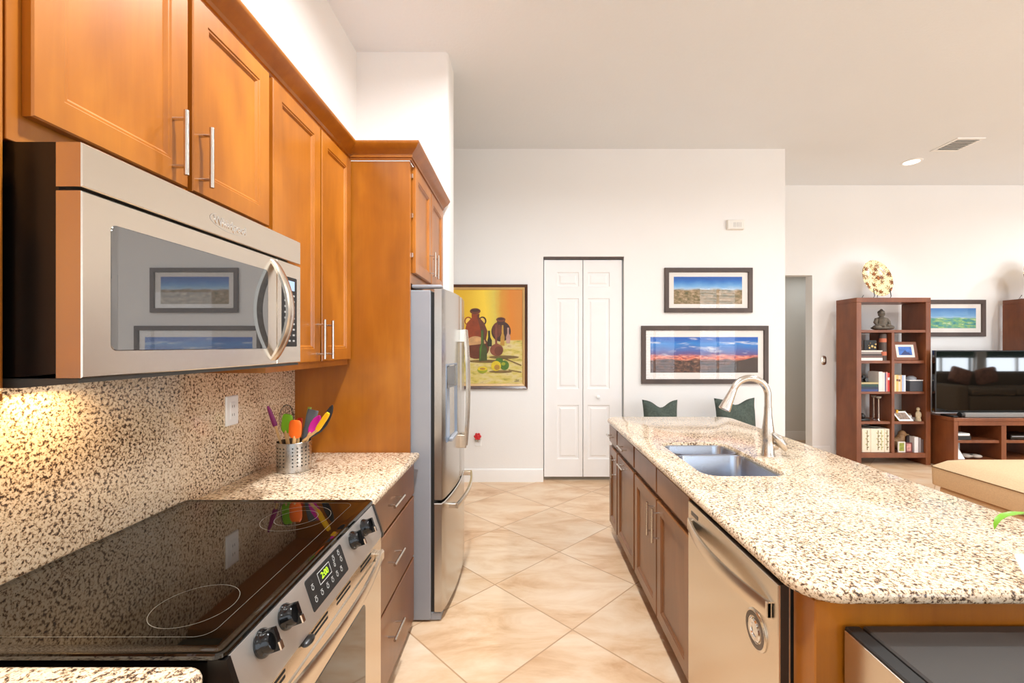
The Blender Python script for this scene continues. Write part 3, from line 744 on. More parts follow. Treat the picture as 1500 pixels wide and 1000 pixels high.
sil = lambda n, c: plain(n, c, .45, var=.03)
zb = .925
def inb(dx, dy): return (UC.x+dx, UC.y+dy, zb)
utensil('pastry_brush', 'purple pastry brush leaning toward the backsplash in the crock', 'brush', inb(-.02, -.01), c5(168, 385, 1.965), c5(88, 175, 1.96), .024, .012, sil('purple_silicone', (128, 26, 98)), None, 'brush', .005)
utensil('spatula', 'lime green spatula with pale wooden handle in the crock', 'spatula', inb(-.012, .0), c5(280, 450, 1.96), c5(298, 262, 1.95), .050, .012, sil('lime_silicone', (122, 190, 28)), None, 'spatula', .008)
utensil('spatula', 'orange spatula with wooden handle at the front of the crock', 'spatula', inb(.0, -.03), c5(370, 508, 1.925), c5(378, 325, 1.92), .056, .012, sil('orange_silicone', (250, 112, 24)), None, 'spatula', .008)
utensil('spatula', 'red spatula mostly hidden behind the orange one', 'spatula', inb(-.01, .045), c5(408, 450, 2.03), c5(424, 300, 2.05), .030, .010, sil('red_silicone', (222, 48, 26)), None, 'spatula', .007)
gry = sil('slate_nylon', (84, 88, 92))
utensil('turner', 'slate grey slotted turner standing upright in the crock', 'turner', inb(.0, .02), c5(470, 545, 1.995), c5(565, 215, 2.015), .050, .006, gry, gry, 'turner', .008)
utensil('turner', 'thin olive green turner behind the grey one', 'turner', inb(.0, .045), c5(470, 420, 2.04), c5(528, 185, 2.06), .018, .005, sil('olive_nylon', (150, 166, 60)), gry, 'turner', .006)
utensil('spoon', 'magenta spoon with rounded bowl between grey and yellow utensils', 'spoon', inb(.02, .012), c5(520, 470, 1.968), c5(632, 275, 1.975), .042, .008, sil('magenta_silicone', (188, 10, 138)), None, 'spoon', .006)
utensil('spatula', 'narrow yellow spatula leaning toward the wood panel', 'spatula', inb(.02, -.03), c5(596, 436, 1.925), c5(722, 248, 1.915), .024, .010, sil('yellow_silicone', (246, 186, 14)), None, 'spatula', .006)
utensil('ladle', 'black nylon ladle leaning outermost toward the wood panel', 'ladle', inb(.022, .02), c5(650, 430, 2.03), c5(765, 165, 2.045), .034, .014, sil('black_nylon', (30, 30, 32)), sil('black_nylon', (30, 30, 32)), 'spoon', .006)
o = thing('whisk', 'thin black wire whisk standing at the back of the crock', 'whisk', inb(-.02, .035), 'utensils in the steel crock')
n0 = c5(285, 470, 2.02)
part('handle', B().tube([inb(-.02, .035), n0], .006, 10), mat['blackmatte'], o)
b = B()
for k in range(5):
    a = PI*k/5; pts = []
    for i in range(17):
        q = i/16*2*PI - PI/2; rr_ = .032*math.cos(q)*(1.0 if math.sin(q) > 0 else .9)
        pts.append(n0+Vector((rr_*math.cos(a), rr_*math.sin(a), .072*(math.sin(q)+1)*.95)))
    b.tube(pts, .0009, 5)
part('wires', b, mat['blackmatte'], o)

# ------------------------------------------------------------------ wall things
def glass_mat():
    m, nt, b = M_('picture_glass'); out = nt.nodes['Material Output']
    tr = nt.nodes.new('ShaderNodeBsdfTransparent'); gl = node(nt, 'ShaderNodeBsdfGlossy', Roughness=.01)
    fr = node(nt, 'ShaderNodeFresnel', IOR=1.5); mx = nt.nodes.new('ShaderNodeMixShader')
    ge = nt.nodes.new('ShaderNodeNewGeometry'); iv = node(nt, 'ShaderNodeMath', operation='SUBTRACT'); iv.inputs[0].default_value = 1; nt.links.new(ge.outputs['Backfacing'], iv.inputs[1])
    ml = node(nt, 'ShaderNodeMath', operation='MULTIPLY'); nt.links.new(fr.outputs[0], ml.inputs[0]); nt.links.new(iv.outputs[0], ml.inputs[1])
    nt.links.new(ml.outputs[0], mx.inputs[0]); nt.links.new(tr.outputs[0], mx.inputs[1]); nt.links.new(gl.outputs[0], mx.inputs[2])
    nt.links.new(mx.outputs[0], out.inputs[0]); return m
mat['glass'] = glass_mat()
def scape(name, sky, land, horizon, glow=None, sc_=(6, 14), hill=None):
    """panoramic print: sky ramp over a busy land band; uses the print's own UV"""
    m, nt, b = M_(name); uv = coords(nt, 'UV'); s = nt.nodes.new('ShaderNodeSeparateXYZ'); nt.links.new(uv, s.inputs[0])
    n1 = noise(nt, coords(nt, 'UV', (3, 2, 1)), 2.2, 4)
    v = node(nt, 'ShaderNodeMath', operation='MULTIPLY_ADD'); nt.links.new(n1, v.inputs[0]); v.inputs[1].default_value = .16; nt.links.new(s.outputs[1], v.inputs[2])
    sk = ramp(nt, sky, v.outputs[0])
    cl = ramp(nt, [(.56, (0, 0, 0)), (.72, (1, 1, 1))], noise(nt, coords(nt, 'UV', (2.2, 3.2, 1), loc=(.4, .1, 0)), 2.0, 4))
    skc = mixc(nt, cl.outputs[0], sk.outputs[0], lin((226, 226, 232))) if glow else sk.outputs[0]
    la = ramp(nt, land, noise(nt, coords(nt, 'UV', (sc_[0], sc_[1], 1)), 4, 6, .7))
    e = ramp(nt, [(horizon-.04, (0, 0, 0)), (horizon+.03, (1, 1, 1))], v.outputs[0])
    c = mixc(nt, e.outputs[0], la.outputs[0], skc)
    if glow:
        g = ramp(nt, [(horizon-.08, (0, 0, 0)), (horizon-.02, (1, 1, 1)), (horizon+.04, (.8, .8, .8)), (horizon+.10, (0, 0, 0))], v.outputs[0])
        gn = ramp(nt, [(.35, lin((120, 60, 70))), (.5, lin((232, 120, 90))), (.7, lin((250, 190, 160)))], noise(nt, coords(nt, 'UV', (7, 9, 1)), 3, 4))
        c = mixc(nt, g.outputs[0], c, gn.outputs[0])
    if hill:
        hh = node(nt, 'ShaderNodeMath', operation='MULTIPLY_ADD'); nt.links.new(s.outputs[0], hh.inputs[0]); hh.inputs[1].default_value = -.95; nt.links.new(s.outputs[1], hh.inputs[2])
        hr = ramp(nt, [(0, (1, 1, 1)), (.02, (0, 0, 0))], None); sh = node(nt, 'ShaderNodeMath', operation='ADD'); nt.links.new(hh.outputs[0], sh.inputs[0]); sh.inputs[1].default_value = .48
        nt.links.new(sh.outputs[0], hr.inputs[0]); lim = ramp(nt, [(.40, (1, 1, 1)), (.50, (0, 0, 0))], s.outputs[1])
        c = mixc(nt, mixc(nt, 1, hr.outputs[0], lim.outputs[0], 'MULTIPLY'), c, lin(hill))
    nt.links.new(c, b.inputs['Base Color']); b.inputs['Roughness'].default_value = .6; return m
def uvquad(x0, x1, z0, z1, y):
    b = B(); f = b.face([(x0, y, z0), (x1, y, z0), (x1, y, z1), (x0, y, z1)])
    l = b.bm.loops.layers.uv.new('UVMap')
    for lp, c in zip(f.loops, ((0, 0), (1, 0), (1, 1), (0, 1))): lp[l].uv = c
    return b
def framed(name, label, yw, X, Z, fw, img, image_mat, fm=None, group=None, sub='print'):
    t = thing(name, label, 'picture', ((X[0]+X[1])/2, yw, Z[0]), group)
    P = NY(yw); part('frame', B().steps(P, X[0], X[1], Z[0], Z[1], [(0, .001), (0, .024), (.003, .028), (fw-.004, .026), (fw, .018), (fw, .006)], cap0=True, cap1=False), fm or mat['frame'], t, smooth=25)
    part('mat_board', B().steps(P, X[0]+fw-.004, X[1]-fw+.004, Z[0]+fw-.004, Z[1]-fw+.004, [(0, .006), (0, .010)]), mat['mat'], t)
    part(sub, uvquad(img[0], img[1], img[2], img[3], yw-.0106), image_mat, t)
    part('glass', B().steps(P, X[0]+fw-.002, X[1]-fw+.002, Z[0]+fw-.002, Z[1]-fw+.002, [(0, .0145), (0, .0165)]), mat['glass'], t)
    return t
k = 4.74/645
def wx(px): return (px-768)*k
def wz(py): return 1.47-(py-506)*k
cityday = scape('city_day_print', [(.62, lin((176, 204, 228))), (.74, lin((110, 170, 222))), (.9, lin((42, 116, 196))), (1.06, lin((28, 92, 176)))],
    [(.34, lin((64, 70, 40))), (.44, lin((128, 112, 72))), (.52, lin((150, 128, 96))), (.60, lin((184, 158, 126))), (.70, lin((214, 198, 176)))], .62, None, (3.2, 2.2))
cityeve = scape('city_sunset_print', [(.62, lin((96, 84, 140))), (.72, lin((70, 104, 176))), (.88, lin((40, 130, 206))), (1.06, lin((20, 92, 184)))],
    [(.34, lin((34, 26, 26))), (.46, lin((74, 50, 42))), (.56, lin((108, 72, 56))), (.66, lin((150, 112, 90))), (.74, lin((206, 170, 140)))], .50, True, (5, 2.6), (70, 56, 50))
sea = scape('seascape_print', [(.5, lin((196, 216, 226))), (.7, lin((120, 170, 214))), (1, lin((70, 128, 190)))],
    [(.36, lin((46, 120, 130))), (.46, lin((90, 160, 150))), (.54, lin((140, 186, 110))), (.66, lin((224, 228, 204)))], .60, None, (1.2, 1.6))
framed('framed_picture', 'smaller framed city panorama hanging above the sunset one', YB, (wx(973.7), wx(1102.5)), (wz(457.5), wz(392)), .048, (wx(987.4), wx(1087.7), wz(445), wz(405)), cityday)
framed('framed_picture', 'larger framed sunset city panorama hanging behind the faucet', YB, (wx(939.7), wx(1125.7)), (wz(562), wz(477)), .050, (wx(953), wx(1111), wz(545.7), wz(493.4)), cityeve)
framed('framed_picture', 'framed coastal picture on the far wall above the television', YF, (5.16, 6.10), (1.59, 2.075), .055, (5.30, 5.98, 1.70, 1.965), sea)
# still life painting
X0, X1 = -.90, .036
t = thing('still_life_painting', 'still life oil painting of jugs and bottles beside the refrigerator', 'painting', ((X0+X1)/2, YB, wz(570)))
Z0, Z1 = wz(569.5), wz(416.5)
part('frame', B().steps(NY(YB), X0, X1, Z0, Z1, [(0, .001), (0, .03), (.006, .036), (.022, .030), (.032, .026)], cap1=False), wood('brown_frame', (62, 36, 22), (80, 46, 28), (98, 60, 36), .4), t, smooth=25)
part('inner_frame', B().steps(NY(YB), X0+.032, X1-.032, Z0+.032, Z1-.032, [(0, .001), (0, .026), (.004, .028), (.022, .020), (.026, .010)], cap1=False), plain('pale_gold', (206, 168, 110), .4), t, smooth=25)
def canvas_mat():
    m, nt, b = M_('painted_background'); uv = coords(nt, 'UV'); s = nt.nodes.new('ShaderNodeSeparateXYZ'); nt.links.new(uv, s.inputs[0])
    nz = noise(nt, coords(nt, 'UV', (1, 1, 1)), 5, 5, .65)
    a = node(nt, 'ShaderNodeMath', operation='MULTIPLY_ADD'); nt.links.new(nz, a.inputs[0]); a.inputs[1].default_value = .12; nt.links.new(s.outputs[0], a.inputs[2])
    sky = ramp(nt, [(.3, lin((226, 180, 40))), (.56, lin((240, 204, 60))), (.70, lin((214, 190, 76))), (.79, lin((208, 146, 44))), (.9, lin((212, 128, 36))), (1, lin((206, 130, 46)))], a.outputs[0])
    tb = ramp(nt, [(.3, lin((150, 140, 60))), (.45, lin((206, 186, 96))), (.6, lin((214, 196, 140))), (.75, lin((170, 128, 84)))], noise(nt, coords(nt, 'UV', (2, 7, 1), (0, 0, -.3)), 3, 5, .6))
    e = ramp(nt, [(.455, (0, 0, 0)), (.47, (1, 1, 1))], s.outputs[1])
    nt.links.new(mixc(nt, e.outputs[0], tb.outputs[0], sky.outputs[0]), b.inputs['Base Color']); b.inputs['Roughness'].default_value = .55
    bump(nt, b, noise(nt, coords(nt, 'UV'), 60, 4), .15, .004); return m
cv = part('canvas', uvquad(X0+.056, X1-.056, Z0+.056, Z1-.056, YB-.012), canvas_mat(), t)
cc = lambda x, y: (wx(660+.17*x), wz(410+.17*y))
PIG = {n: plain('pigment_'+n, c, .5, var=.22, nscale=14) for n, c in dict(red=(142, 62, 28), dark=(66, 38, 26), tan=(196, 150, 100), brown=(104, 54, 32), bottle=(70, 78, 36), olive=(52, 48, 26), vase=(128, 70, 48), gold=(176, 132, 52), pink=(180, 140, 124), lemon=(212, 186, 40), green=(76, 110, 36), lime=(150, 158, 40), hole=(232, 190, 80), shade=(120, 96, 52)).items()}
pk = list(PIG); b = B(); dep = [.0125]
def shp(pts, col):
    dep[0] += .0002; b.face([(x, YB-dep[0], z) for x, z in (cc(*p) for p in pts)], pk.index(col))
def el(cx, cy, rx, ry, a0=0, a1=360, n=28): return [(cx+rx*math.cos(math.radians(a0+(a1-a0)*i/n)), cy+ry*math.sin(math.radians(a0+(a1-a0)*i/n))) for i in range(n+(0 if a1-a0 == 360 else 1))]
shp(el(460, 665, 130, 16), 'shade'); shp(el(300, 700, 150, 14), 'shade'); shp(el(430, 790, 100, 12), 'shade')
shp(el(152, 352, 34, 36), 'red'); shp(el(152, 354, 24, 28), 'hole'); shp(el(275, 352, 34, 38), 'dark'); shp(el(273, 354, 23, 28), 'hole')
shp([(180, 290), (250, 290), (246, 320), (290, 370), (318, 440), (305, 520), (260, 570), (180, 570), (135, 510), (124, 430), (140, 370), (182, 325)], 'red')
shp([(225, 300), (250, 290), (246, 320), (290, 370), (318, 440), (305, 520), (270, 540), (262, 440), (240, 360)], 'brown')
shp(el(212, 268, 46, 26), 'brown'); shp(el(212, 262, 34, 12), 'dark')
shp(el(225, 582, 108, 98), 'brown'); shp(el(215, 560, 92, 76, 175, 350), 'tan')
shp(el(435, 442, 84, 88), 'dark'); shp(el(400, 430, 40, 64), 'brown'); shp([(396, 340), (472, 340), (462, 385), (408, 385)], 'dark'); shp(el(433, 340, 40, 20), 'brown'); shp(el(433, 336, 28, 9), 'dark')
shp([(322, 436), (340, 436), (342, 490), (356, 520), (356, 572), (318, 572), (318, 520), (324, 490)], 'olive')
shp([(441, 388), (455, 388), (457, 460), (466, 490), (464, 568), (428, 556), (430, 490), (440, 460)], 'gold')
shp([(488, 410), (503, 410), (504, 460), (516, 490), (512, 545), (480, 545), (478, 490), (488, 460)], 'pink')
shp([(384, 388), (400, 388), (402, 545), (430, 560), (384, 560)], 'vase'); shp(el(397, 602, 57, 52), 'vase'); shp(el(415, 610, 36, 40), 'brown')
shp([(262, 430), (286, 430), (288, 545), (314, 585), (314, 694), (246, 698), (246, 585), (262, 545)], 'bottle'); shp([(266, 440), (274, 440), (274, 550), (266, 600), (258, 690), (252, 690), (252, 590), (266, 550)], 'green')
shp(el(420, 690, 32, 20), 'green'); shp(el(465, 735, 39, 41), 'green'); shp(el(455, 722, 18, 14), 'lime'); shp(el(392, 740, 43, 43), 'lemon'); shp(el(400, 752, 24, 24), 'gold')
shp(el(275, 770, 44, 34, 0, 180), 'lime'); shp(el(275, 764, 42, 18), 'lemon'); shp(el(275, 764, 24, 9), 'gold')
shp([(445, 660), (610, 730), (610, 740), (440, 668)], 'shade'); shp([(500, 770), (610, 790), (610, 798), (500, 778)], 'shade')
part('painted_shapes', b, [PIG[n] for n in pk], cv, smooth=0)
b = B()
for p in ([(555, 865), (562, 855), (566, 868), (572, 852)], [(576, 856), (574, 870), (584, 868), (588, 854)], [(550, 874), (592, 870)]):
    b.tube([(x, YB-.024, z) for x, z in (cc(*q) for q in p)], .0016, 5)
part('signature', b, mat['blackmatte'], cv)
# red valve in its wall box
t = thing('water_valve', 'red handled water valve on a white wall plate', 'valve', (-.50, YB, .43))
part('plate', B().steps(NY(YB), -.532, -.465, .385, .455, [(0, .0005), (.002, .006)], r=.004), mat['white'], t)
part('valve_stem', B().cyl((-.5, YB-.004, .475), (-.5, YB-.04, .49), .008).cyl((-.5, YB-.012, .435), (-.5, YB-.02, .485), .006), mat['nickel'], t)
b = B()
for i in range(6):
    a = 2*PI*i/6; b.ell((-.5+.026*math.cos(a), YB-.044, .497+.026*math.sin(a)), (.015, .008, .015), n=10)
b.ell((-.5, YB-.044, .497), (.022, .010, .022), n=12)
part('valve_handle', b, plain('red_plastic', (205, 40, 48), .4), t)
t = thing('wall_chime', 'white box mounted high on the wall above the pictures', 'door chime', (wx(1077), YB, wz(336)))
part('cover', B().steps(NY(YB), wx(1065), wx(1090), wz(336), wz(322), [(0, .0005), (0, .028), (.006, .036)], r=.006), plain('ivory_plastic', (232, 228, 220), .45, var=.01), t)
b = B()
for i in range(5): b.box(wx(1074)+i*.018, wx(1074)+i*.018+.004, YB-.0368, YB-.036, wz(333), wz(326))
part('grille', b, mat['grey'], t)
t = thing('wall_switch', 'oval silver switch plate beside the hallway opening', 'light switch', (3.97, YF, 1.28))
part('plate', B().steps(NY(YF), 3.937, 4.005, 1.213, 1.335, [(0, .0005), (0, .004), (.006, .008)], r=.032, n=6), mat['nickel'], t)
part('toggle', B().steps(NY(YF), 3.958, 3.984, 1.25, 1.30, [(0, .008), (.002, .012)], r=.008), plain('ivory_switch', (226, 220, 206), .4), t)

# ------------------------------------------------------------------ bench and cushions beyond the island
bm_ = wood('dark_bench_wood', (56, 38, 28), (70, 48, 36), (84, 60, 46))
t = thing('bench', 'dark wooden bench along the wall beyond the island', 'bench', (1.7, 4.45, 0))
part('seat', B().box(1.15, 2.45, 4.22, 4.68, .44, .50, .008), bm_, t)
for x in (1.19, 2.37):
    for y in (4.25, 4.61): part('leg', B().box(x, x+.05, y, y+.05, 0, .44, .004, 1), bm_, t)
green = plain('green_velvet', (70, 81, 73), .85, var=.22, nscale=60)
def cushion(name, label, c, wd, ht, th, rz, notch=.05, lean=.12):
    b = B(); n = 14; lo = {}
    for side in (1, -1):
        for i in range(n+1):
            for j in range(n+1):
                u, v = i/n*2-1, j/n*2-1
                e = (1-abs(u)**3)*(1-abs(v)**3); h = th/2*(max(e, 0)**.55)
                pin = 1-.10*(1-v*v) if 0 else 1
                x = u*wd/2*(1-.09*(1-abs(u))*0-.07*(1-v*v)*(abs(u)**2)); z = v*ht/2*(1-.07*(1-u*u)*(abs(v)**2))
                if v > 0: z -= notch*math.exp(-((u-.05)/.42)**2)*v**2; h *= (1-.35*math.exp(-((u-.05)/.25)**2)*v)
                h += .006*math.sin(u*7+v*5)*e
                p = Vector((x, -side*h, z+ht/2)); lo[side, i, j] = p
    Rm = Matrix.Rotation(rz, 3, 'Z') @ Matrix.Rotation(-lean, 3, 'X')
    V = {}
    for kk, p in lo.items():
        V[kk] = b.bm.verts.new(Rm @ p + Vector(c))
    for side in (1, -1):
        for i in range(n):
            for j in range(n):
                b.bm.faces.new((V[side, i, j], V[side, i+1, j], V[side, i+1, j+1], V[side, i, j+1]))
    bmesh.ops.remove_doubles(b.bm, verts=b.bm.verts[:], dist=1e-5)
    return single(name, b, green, label, 'cushion', 'green cushions on the bench', smooth=80)
cushion('cushion', 'dark green cushion with dented top nearer the closet door', (1.375, 4.42, .505), .36, .42, .15, 0, .065)
cushion('cushion', 'dark green cushion behind the faucet', (2.13, 4.40, .505), .44, .44, .16, .12, .055)

# ------------------------------------------------------------------ plant on the island
t = thing('potted_orchid', 'white pot with a drooping green leaf on the island counter', 'plant', (1.247, 1.018, .914))
wc = plain('white_ceramic', (246, 246, 244), .2, var=.01)
Rp = Matrix.Rotation(math.radians(-41), 3, 'Z')
def PR(z0): return lambda u, v, d: tuple(Rp @ Vector((u, v, 0)) + Vector((1.247, 1.018, z0+d)))
part('saucer', B().steps(PR(.9145), -.07, .07, -.07, .07, [(.012, 0), (.012, .004), (0, .026), (.001, .030), (.006, .030), (.016, .010)], r=.012, n=4), wc, t)
part('pot', B().lathe([(.032, .925), (.034, .93), (.040, 1.02), (.037, 1.02), (.034, .99)], 1.247, 1.018, 28), wc, t)
part('soil', B().lathe([(.0335, 1.0), (.030, 1.006), (.001, 1.008)], 1.247, 1.018, 20), plain('bark', (80, 58, 40), .9, var=.4, nscale=90), t)
def leaf(pts, wmax, m):
    b = B(); pts = [Vector(p) for p in pts]; n = len(pts); lo = []
    for i, p in enumerate(pts):
        d = (pts[min(n-1, i+1)]-pts[max(0, i-1)]).normalized(); s = d.cross(Vector((0, 0, 1))).normalized(); up = s.cross(d)
        q = i/(n-1); w_ = wmax*(math.sin(PI*min(1, .18+q*.82))**.7)*.5+.0005
        lo.append([p-s*w_+up*w_*.35, p-up*.001, p+s*w_+up*w_*.35, p+up*.0015])
    b.loft(lo); return b
lg_ = plain('orchid_leaf', (112, 164, 44), .35, var=.12)
A = lambda px, py, y: at(px, py, y)
base = Vector((1.25, 1.02, 1.0))
part('leaf', leaf([base, (1.27, 1.05, 1.035), A(1530, 752, 1.10), A(1505, 753, 1.145), A(1486, 753, 1.15), A(1471, 756, 1.15), A(1463, 761, 1.15), A(1459, 768, 1.15), A(1457, 775, 1.15)], .022, lg_), lg_, t, smooth=60)
part('leaf', leaf([base, (1.27, 1.01, 1.04), (1.32, 1.0, 1.06), (1.38, .99, 1.05), (1.43, .98, 1.0)], .05, lg_), lg_, t, smooth=60)

# ------------------------------------------------------------------ ottoman
t = thing('ottoman', 'large beige upholstered ottoman in front of the television stand', 'ottoman', (4.2, 3.1, 0))
part('base', B().box(3.50, 4.95, 2.35, 3.72, .03, .285, .02, 3), mat['beigedark'], t)
b = B(); n = 14
lo = [[(x, y, .292) for x, y in rr(3.475, 4.985, 2.32, 3.765, .05, 6)], [(x, y, .296) for x, y in rr(3.465, 4.99, 2.31, 3.775, .06, 6)], [(x, y, .440) for x, y in rr(3.462, 4.995, 2.305, 3.78, .06, 6)], [(x, y, .446) for x, y in rr(3.466, 4.99, 2.31, 3.776, .06, 6)]]
b.loft(lo, 1, True, False)
for i in range(0, n+1): pass
prev = [(3.466, 4.99, 2.31, 3.776, .06, .446)]
lo2 = []
for i_ in range(9):
    q = i_/8; ins = .46*q; h = .446+.115*math.sqrt(1-(1-q)**2)
    lo2.append([(x, y, h) for x, y in rr(3.466+ins, 4.99-ins, 2.31+ins, 3.776-ins, .06+ins*.3, 6)])
b.loft(lo2, 0, False, True)
part('cushion', b, [mat['beige'], mat['beigedark']], t, smooth=50)
part('piping', B().tube([(x, y, .445) for x, y in rr(3.463, 4.993, 2.307, 3.779, .06, 6)]+[(3.463+.06, 2.307, .445)], .004, 8), plain('piping_tan', (120, 88, 54), .9), t)
for x in (3.56, 4.88):
    for y in (2.41, 3.66): part('foot', B().cyl((x, y, 0), (x, y, .032), .025), mat['dark'], t)

# ------------------------------------------------------------------ bookcases
CH = mat['cherry']
BY0, BY1 = 5.42, 5.775
def bookcase(label, x0, full=True):
    x1 = x0+.915
    t = thing('bookcase', label, 'bookcase', ((x0+x1)/2, BY0, 0), 'tall cherry bookcases')
    for a in (x0, x1-.06): part('side_panel', B().box(a, a+.06, BY0, BY1, 0, 2.004, .002, 1), CH, t)
    part('top_board', B().box(x0, x1, BY0, BY1, 2.005, 2.06, .002, 1), CH, t)
    a, c = x0+.0605, x1-.0605
    part('shelf', B().box(a, c, BY0+.003, BY1, 1.630, 1.663, .002, 1), CH, t)
    xd = x0+.435
    part('divider', B().box(xd, xd+.036, BY0+.003, BY1, .148, 1.629, .002, 1), CH, t)
    for z0, z1 in ((1.250, 1.285), (.873, .902), (.500, .533)):
        for u0, u1 in ((a, xd-.0005), (xd+.0365, c)): part('shelf', B().box(u0, u1, BY0+.02, BY1, z0, z1, .002, 1), CH, t)
    part('bottom_shelf', B().box(a, c, BY0+.003, BY1, .088, .147, .002, 1), CH, t)
    return t
bookcase('tall open cherry bookcase full of books beside the hallway wall', 4.09)
bookcase('second cherry bookcase cut off by the photo edge beyond the television', 6.27)
q = (BY0+.03)/645
def bx(px): return (px-768)*q
def bz(py): return 1.47-(py-506)*q
def hbook(label, x0, x1, z0, z1, rgb, y0=BY0+.022, d=.2):
    t = thing('book', label, 'book', ((x0+x1)/2, y0, z0), 'books in the cherry bookcase')
    m = plain('book_cover', rgb, .5); h = min(.004, (z1-z0)*.15)
    b = B(); b.box(x0, x1, y0, y0+d, z0, z0+h).box(x0, x1, y0, y0+d, z1-h, z1).box(x0, x1, y0, y0+.004, z0+h, z1-h)
    part('cover', b, m, t); part('pages', B().box(x0+.003, x1-.003, y0+.004, y0+d-.004, z0+h, z1-h), PAGE, t)
def vbook(label, x0, x1, z0, h, rgb, y0=BY0+.022, d=.17, tilt=0, spine=None):
    t = thing('book', label, 'book', (x0, y0, z0), 'books in the cherry bookcase')
    m = plain('book_cover', rgb, .5); c = min(.003, (x1-x0)*.2)
    b = B(); b.box(x0, x0+c, y0, y0+d, z0, z0+h).box(x1-c, x1, y0, y0+d, z0, z0+h).box(x0+c, x1-c, y0, y0+c, z0, z0+h)
    part('cover', b, m, t); part('pages', B().box(x0+c, x1-c, y0+c, y0+d-.004, z0+.004, z0+h-.004), PAGE, t)
    if spine: part('spine_band', B().box(x0+.001, x1-.001, y0-.0006, y0, z0+h*.62, z0+h*.75), plain('spine_band', spine, .5), t)
    if tilt: t.rotation_euler = (0, tilt, 0)
PAGE = plain('page_paper', (236, 228, 210), .8, var=.03, nscale=60)
S1, S2, S3, S4, S5 = 1.6635, 1.2855, .9025, .5335, .1475
LX0, LX1 = 4.152, 4.522
# row 1: seated stone figure
t = thing('statuette', 'grey stone seated figure on the top shelf', 'figurine', (bx(1291)+.09, BY0+.14, S1))
cx, cy = bx(1291)+.09, BY0+.14
b = B(); b.ell((cx, cy, S1+.028), (.125, .075, .028), n=24).ell((cx-.075, cy-.03, S1+.035), (.055, .045, .032), n=16).ell((cx+.075, cy-.03, S1+.035), (.06, .045, .030), n=16)
b.lathe([(.07, S1+.03), (.062, S1+.06), (.058, S1+.10), (.068, S1+.135), (.060, S1+.152), (.026, S1+.166), (.022, S1+.178)], cx, cy, 20)
for s in (-1, 1):
    b.tube([(cx+s*.060, cy, S1+.143), (cx+s*.084, cy-.01, S1+.10), (cx+s*.078, cy-.03, S1+.065), (cx+s*.02, cy-.075, S1+.055)], [.022, .022, .018, .014], 10)
part('body', b, plain('grey_stone', (112, 104, 92), .7, var=.2, nscale=30), t, smooth=60)
b = B(); b.ell((cx, cy-.004, S1+.208), (.036, .038, .044), n=18).ell((cx, cy-.042, S1+.204), (.006, .009, .010), n=8)
for s in (-1, 1): b.ell((cx+s*.036, cy, S1+.2), (.005, .010, .022), n=8)
hd = part('head', b, plain('grey_stone_face', (112, 104, 92), .7, var=.15, nscale=30), t, smooth=60)
b = B(); b.ell((cx, cy+.004, S1+.225), (.037, .039, .032), n=16).ell((cx, cy, S1+.255), (.016, .016, .014), n=10)
part('hair', b, plain('dark_stone', (84, 76, 68), .8, var=.3, nscale=120), t, smooth=60)
# row 2 left
z = S2
for lab, h, c, xr in (('white book lying at the bottom of the upper book stack', .034, (240, 232, 226), 1292), ('brown book lying second from the bottom in the upper stack', .026, (110, 84, 78), 1292),
                      ('dark thin book in the middle of the upper stack', .022, (70, 60, 58), 1291), ('grey book lying third from the bottom in the upper stack', .026, (150, 140, 136), 1290), ('pale book lying on top of the upper stack', .018, (222, 216, 206), 1292)):
    hbook(lab, LX0+.006, bx(xr), z, z+h-.001, c); z += h
t = thing('framed_photo', 'small black frame with gold ornament on the upper book stack', 'photo frame', (bx(1275), BY0+.05, z))
part('frame', B().box(bx(1268), bx(1286), BY0+.05, BY0+.065, z+.001, z+.125, .003, 1), mat['blackmatte'], t)
b = B()
for u, v, r in ((1275, .03, .012), (1279, .05, .016), (1284, .075, .012), (1283, .035, .014), (1276, .09, .006), (1274, .06, .006)): b.ell((bx(u), BY0+.045, z+v), (r, .008, r), n=10)
part('ornament', b, plain('pale_gold_ornament', (216, 190, 130), .3, .6), t)
t = thing('vase', 'tall dark cylinder vase with two terracotta bands', 'vase', (bx(1297), BY0+.07, S2))
part('vase_body', B().lathe([(.036, S2), (.038, S2+.01), (.038, S2+.315), (.032, S2+.33), (.028, S2+.325), (.028, S2+.02)], bx(1297), BY0+.07, 24), plain('charcoal_clay', (88, 76, 70), .6), t)
b = B()
for zz in (.085, .25): b.lathe([(.0384, S2+zz-.024), (.0392, S2+zz-.012), (.0392, S2+zz+.012), (.0384, S2+zz+.024)], bx(1297), BY0+.07, 24, cap0=False, cap1=False)
part('terracotta_bands', b, plain('terracotta', (206, 118, 88), .6), t)
# row 2 right: picture frame
RX0, RX1 = 4.564, 4.943
t = thing('framed_photo', 'leaning wooden photo frame with a blue picture', 'photo frame', (bx(1328), BY0+.05, S2))
x0, x1 = bx(1312), bx(1347.5)
def PT(u, v, d): return (u, BY0+.05+(v-S2)*.18-d, v)
part('frame', B().steps(PT, x0, x1, S2+.002, S2+.232, [(0, -.012), (0, .006), (.004, .009), (.034, .006), (.038, .001)]), CH, t, smooth=25)
part('mat_board', B().steps(PT, x0+.037, x1-.037, S2+.038, S2+.196, [(0, .001), (0, .003)]), mat['mat'], t)
part('print', B().steps(PT, x0+.068, x1-.068, S2+.066, S2+.170, [(0, .003), (0, .0036)]), plain('blue_print', (70, 118, 200), .5, var=.3, nscale=20), t)
b = B(); b.prism([PT(x0+.085, S2+.07, .004), PT(x1-.085, S2+.07, .004), PT(x1-.105, S2+.10, .004), PT(x1-.13, S2+.105, .004), PT((x0+x1)/2, S2+.128, .004), PT(x0+.12, S2+.10, .004)], (0, -.0004, 0))
part('printed_hill', b, plain('navy_print', (52, 66, 120), .5), t)
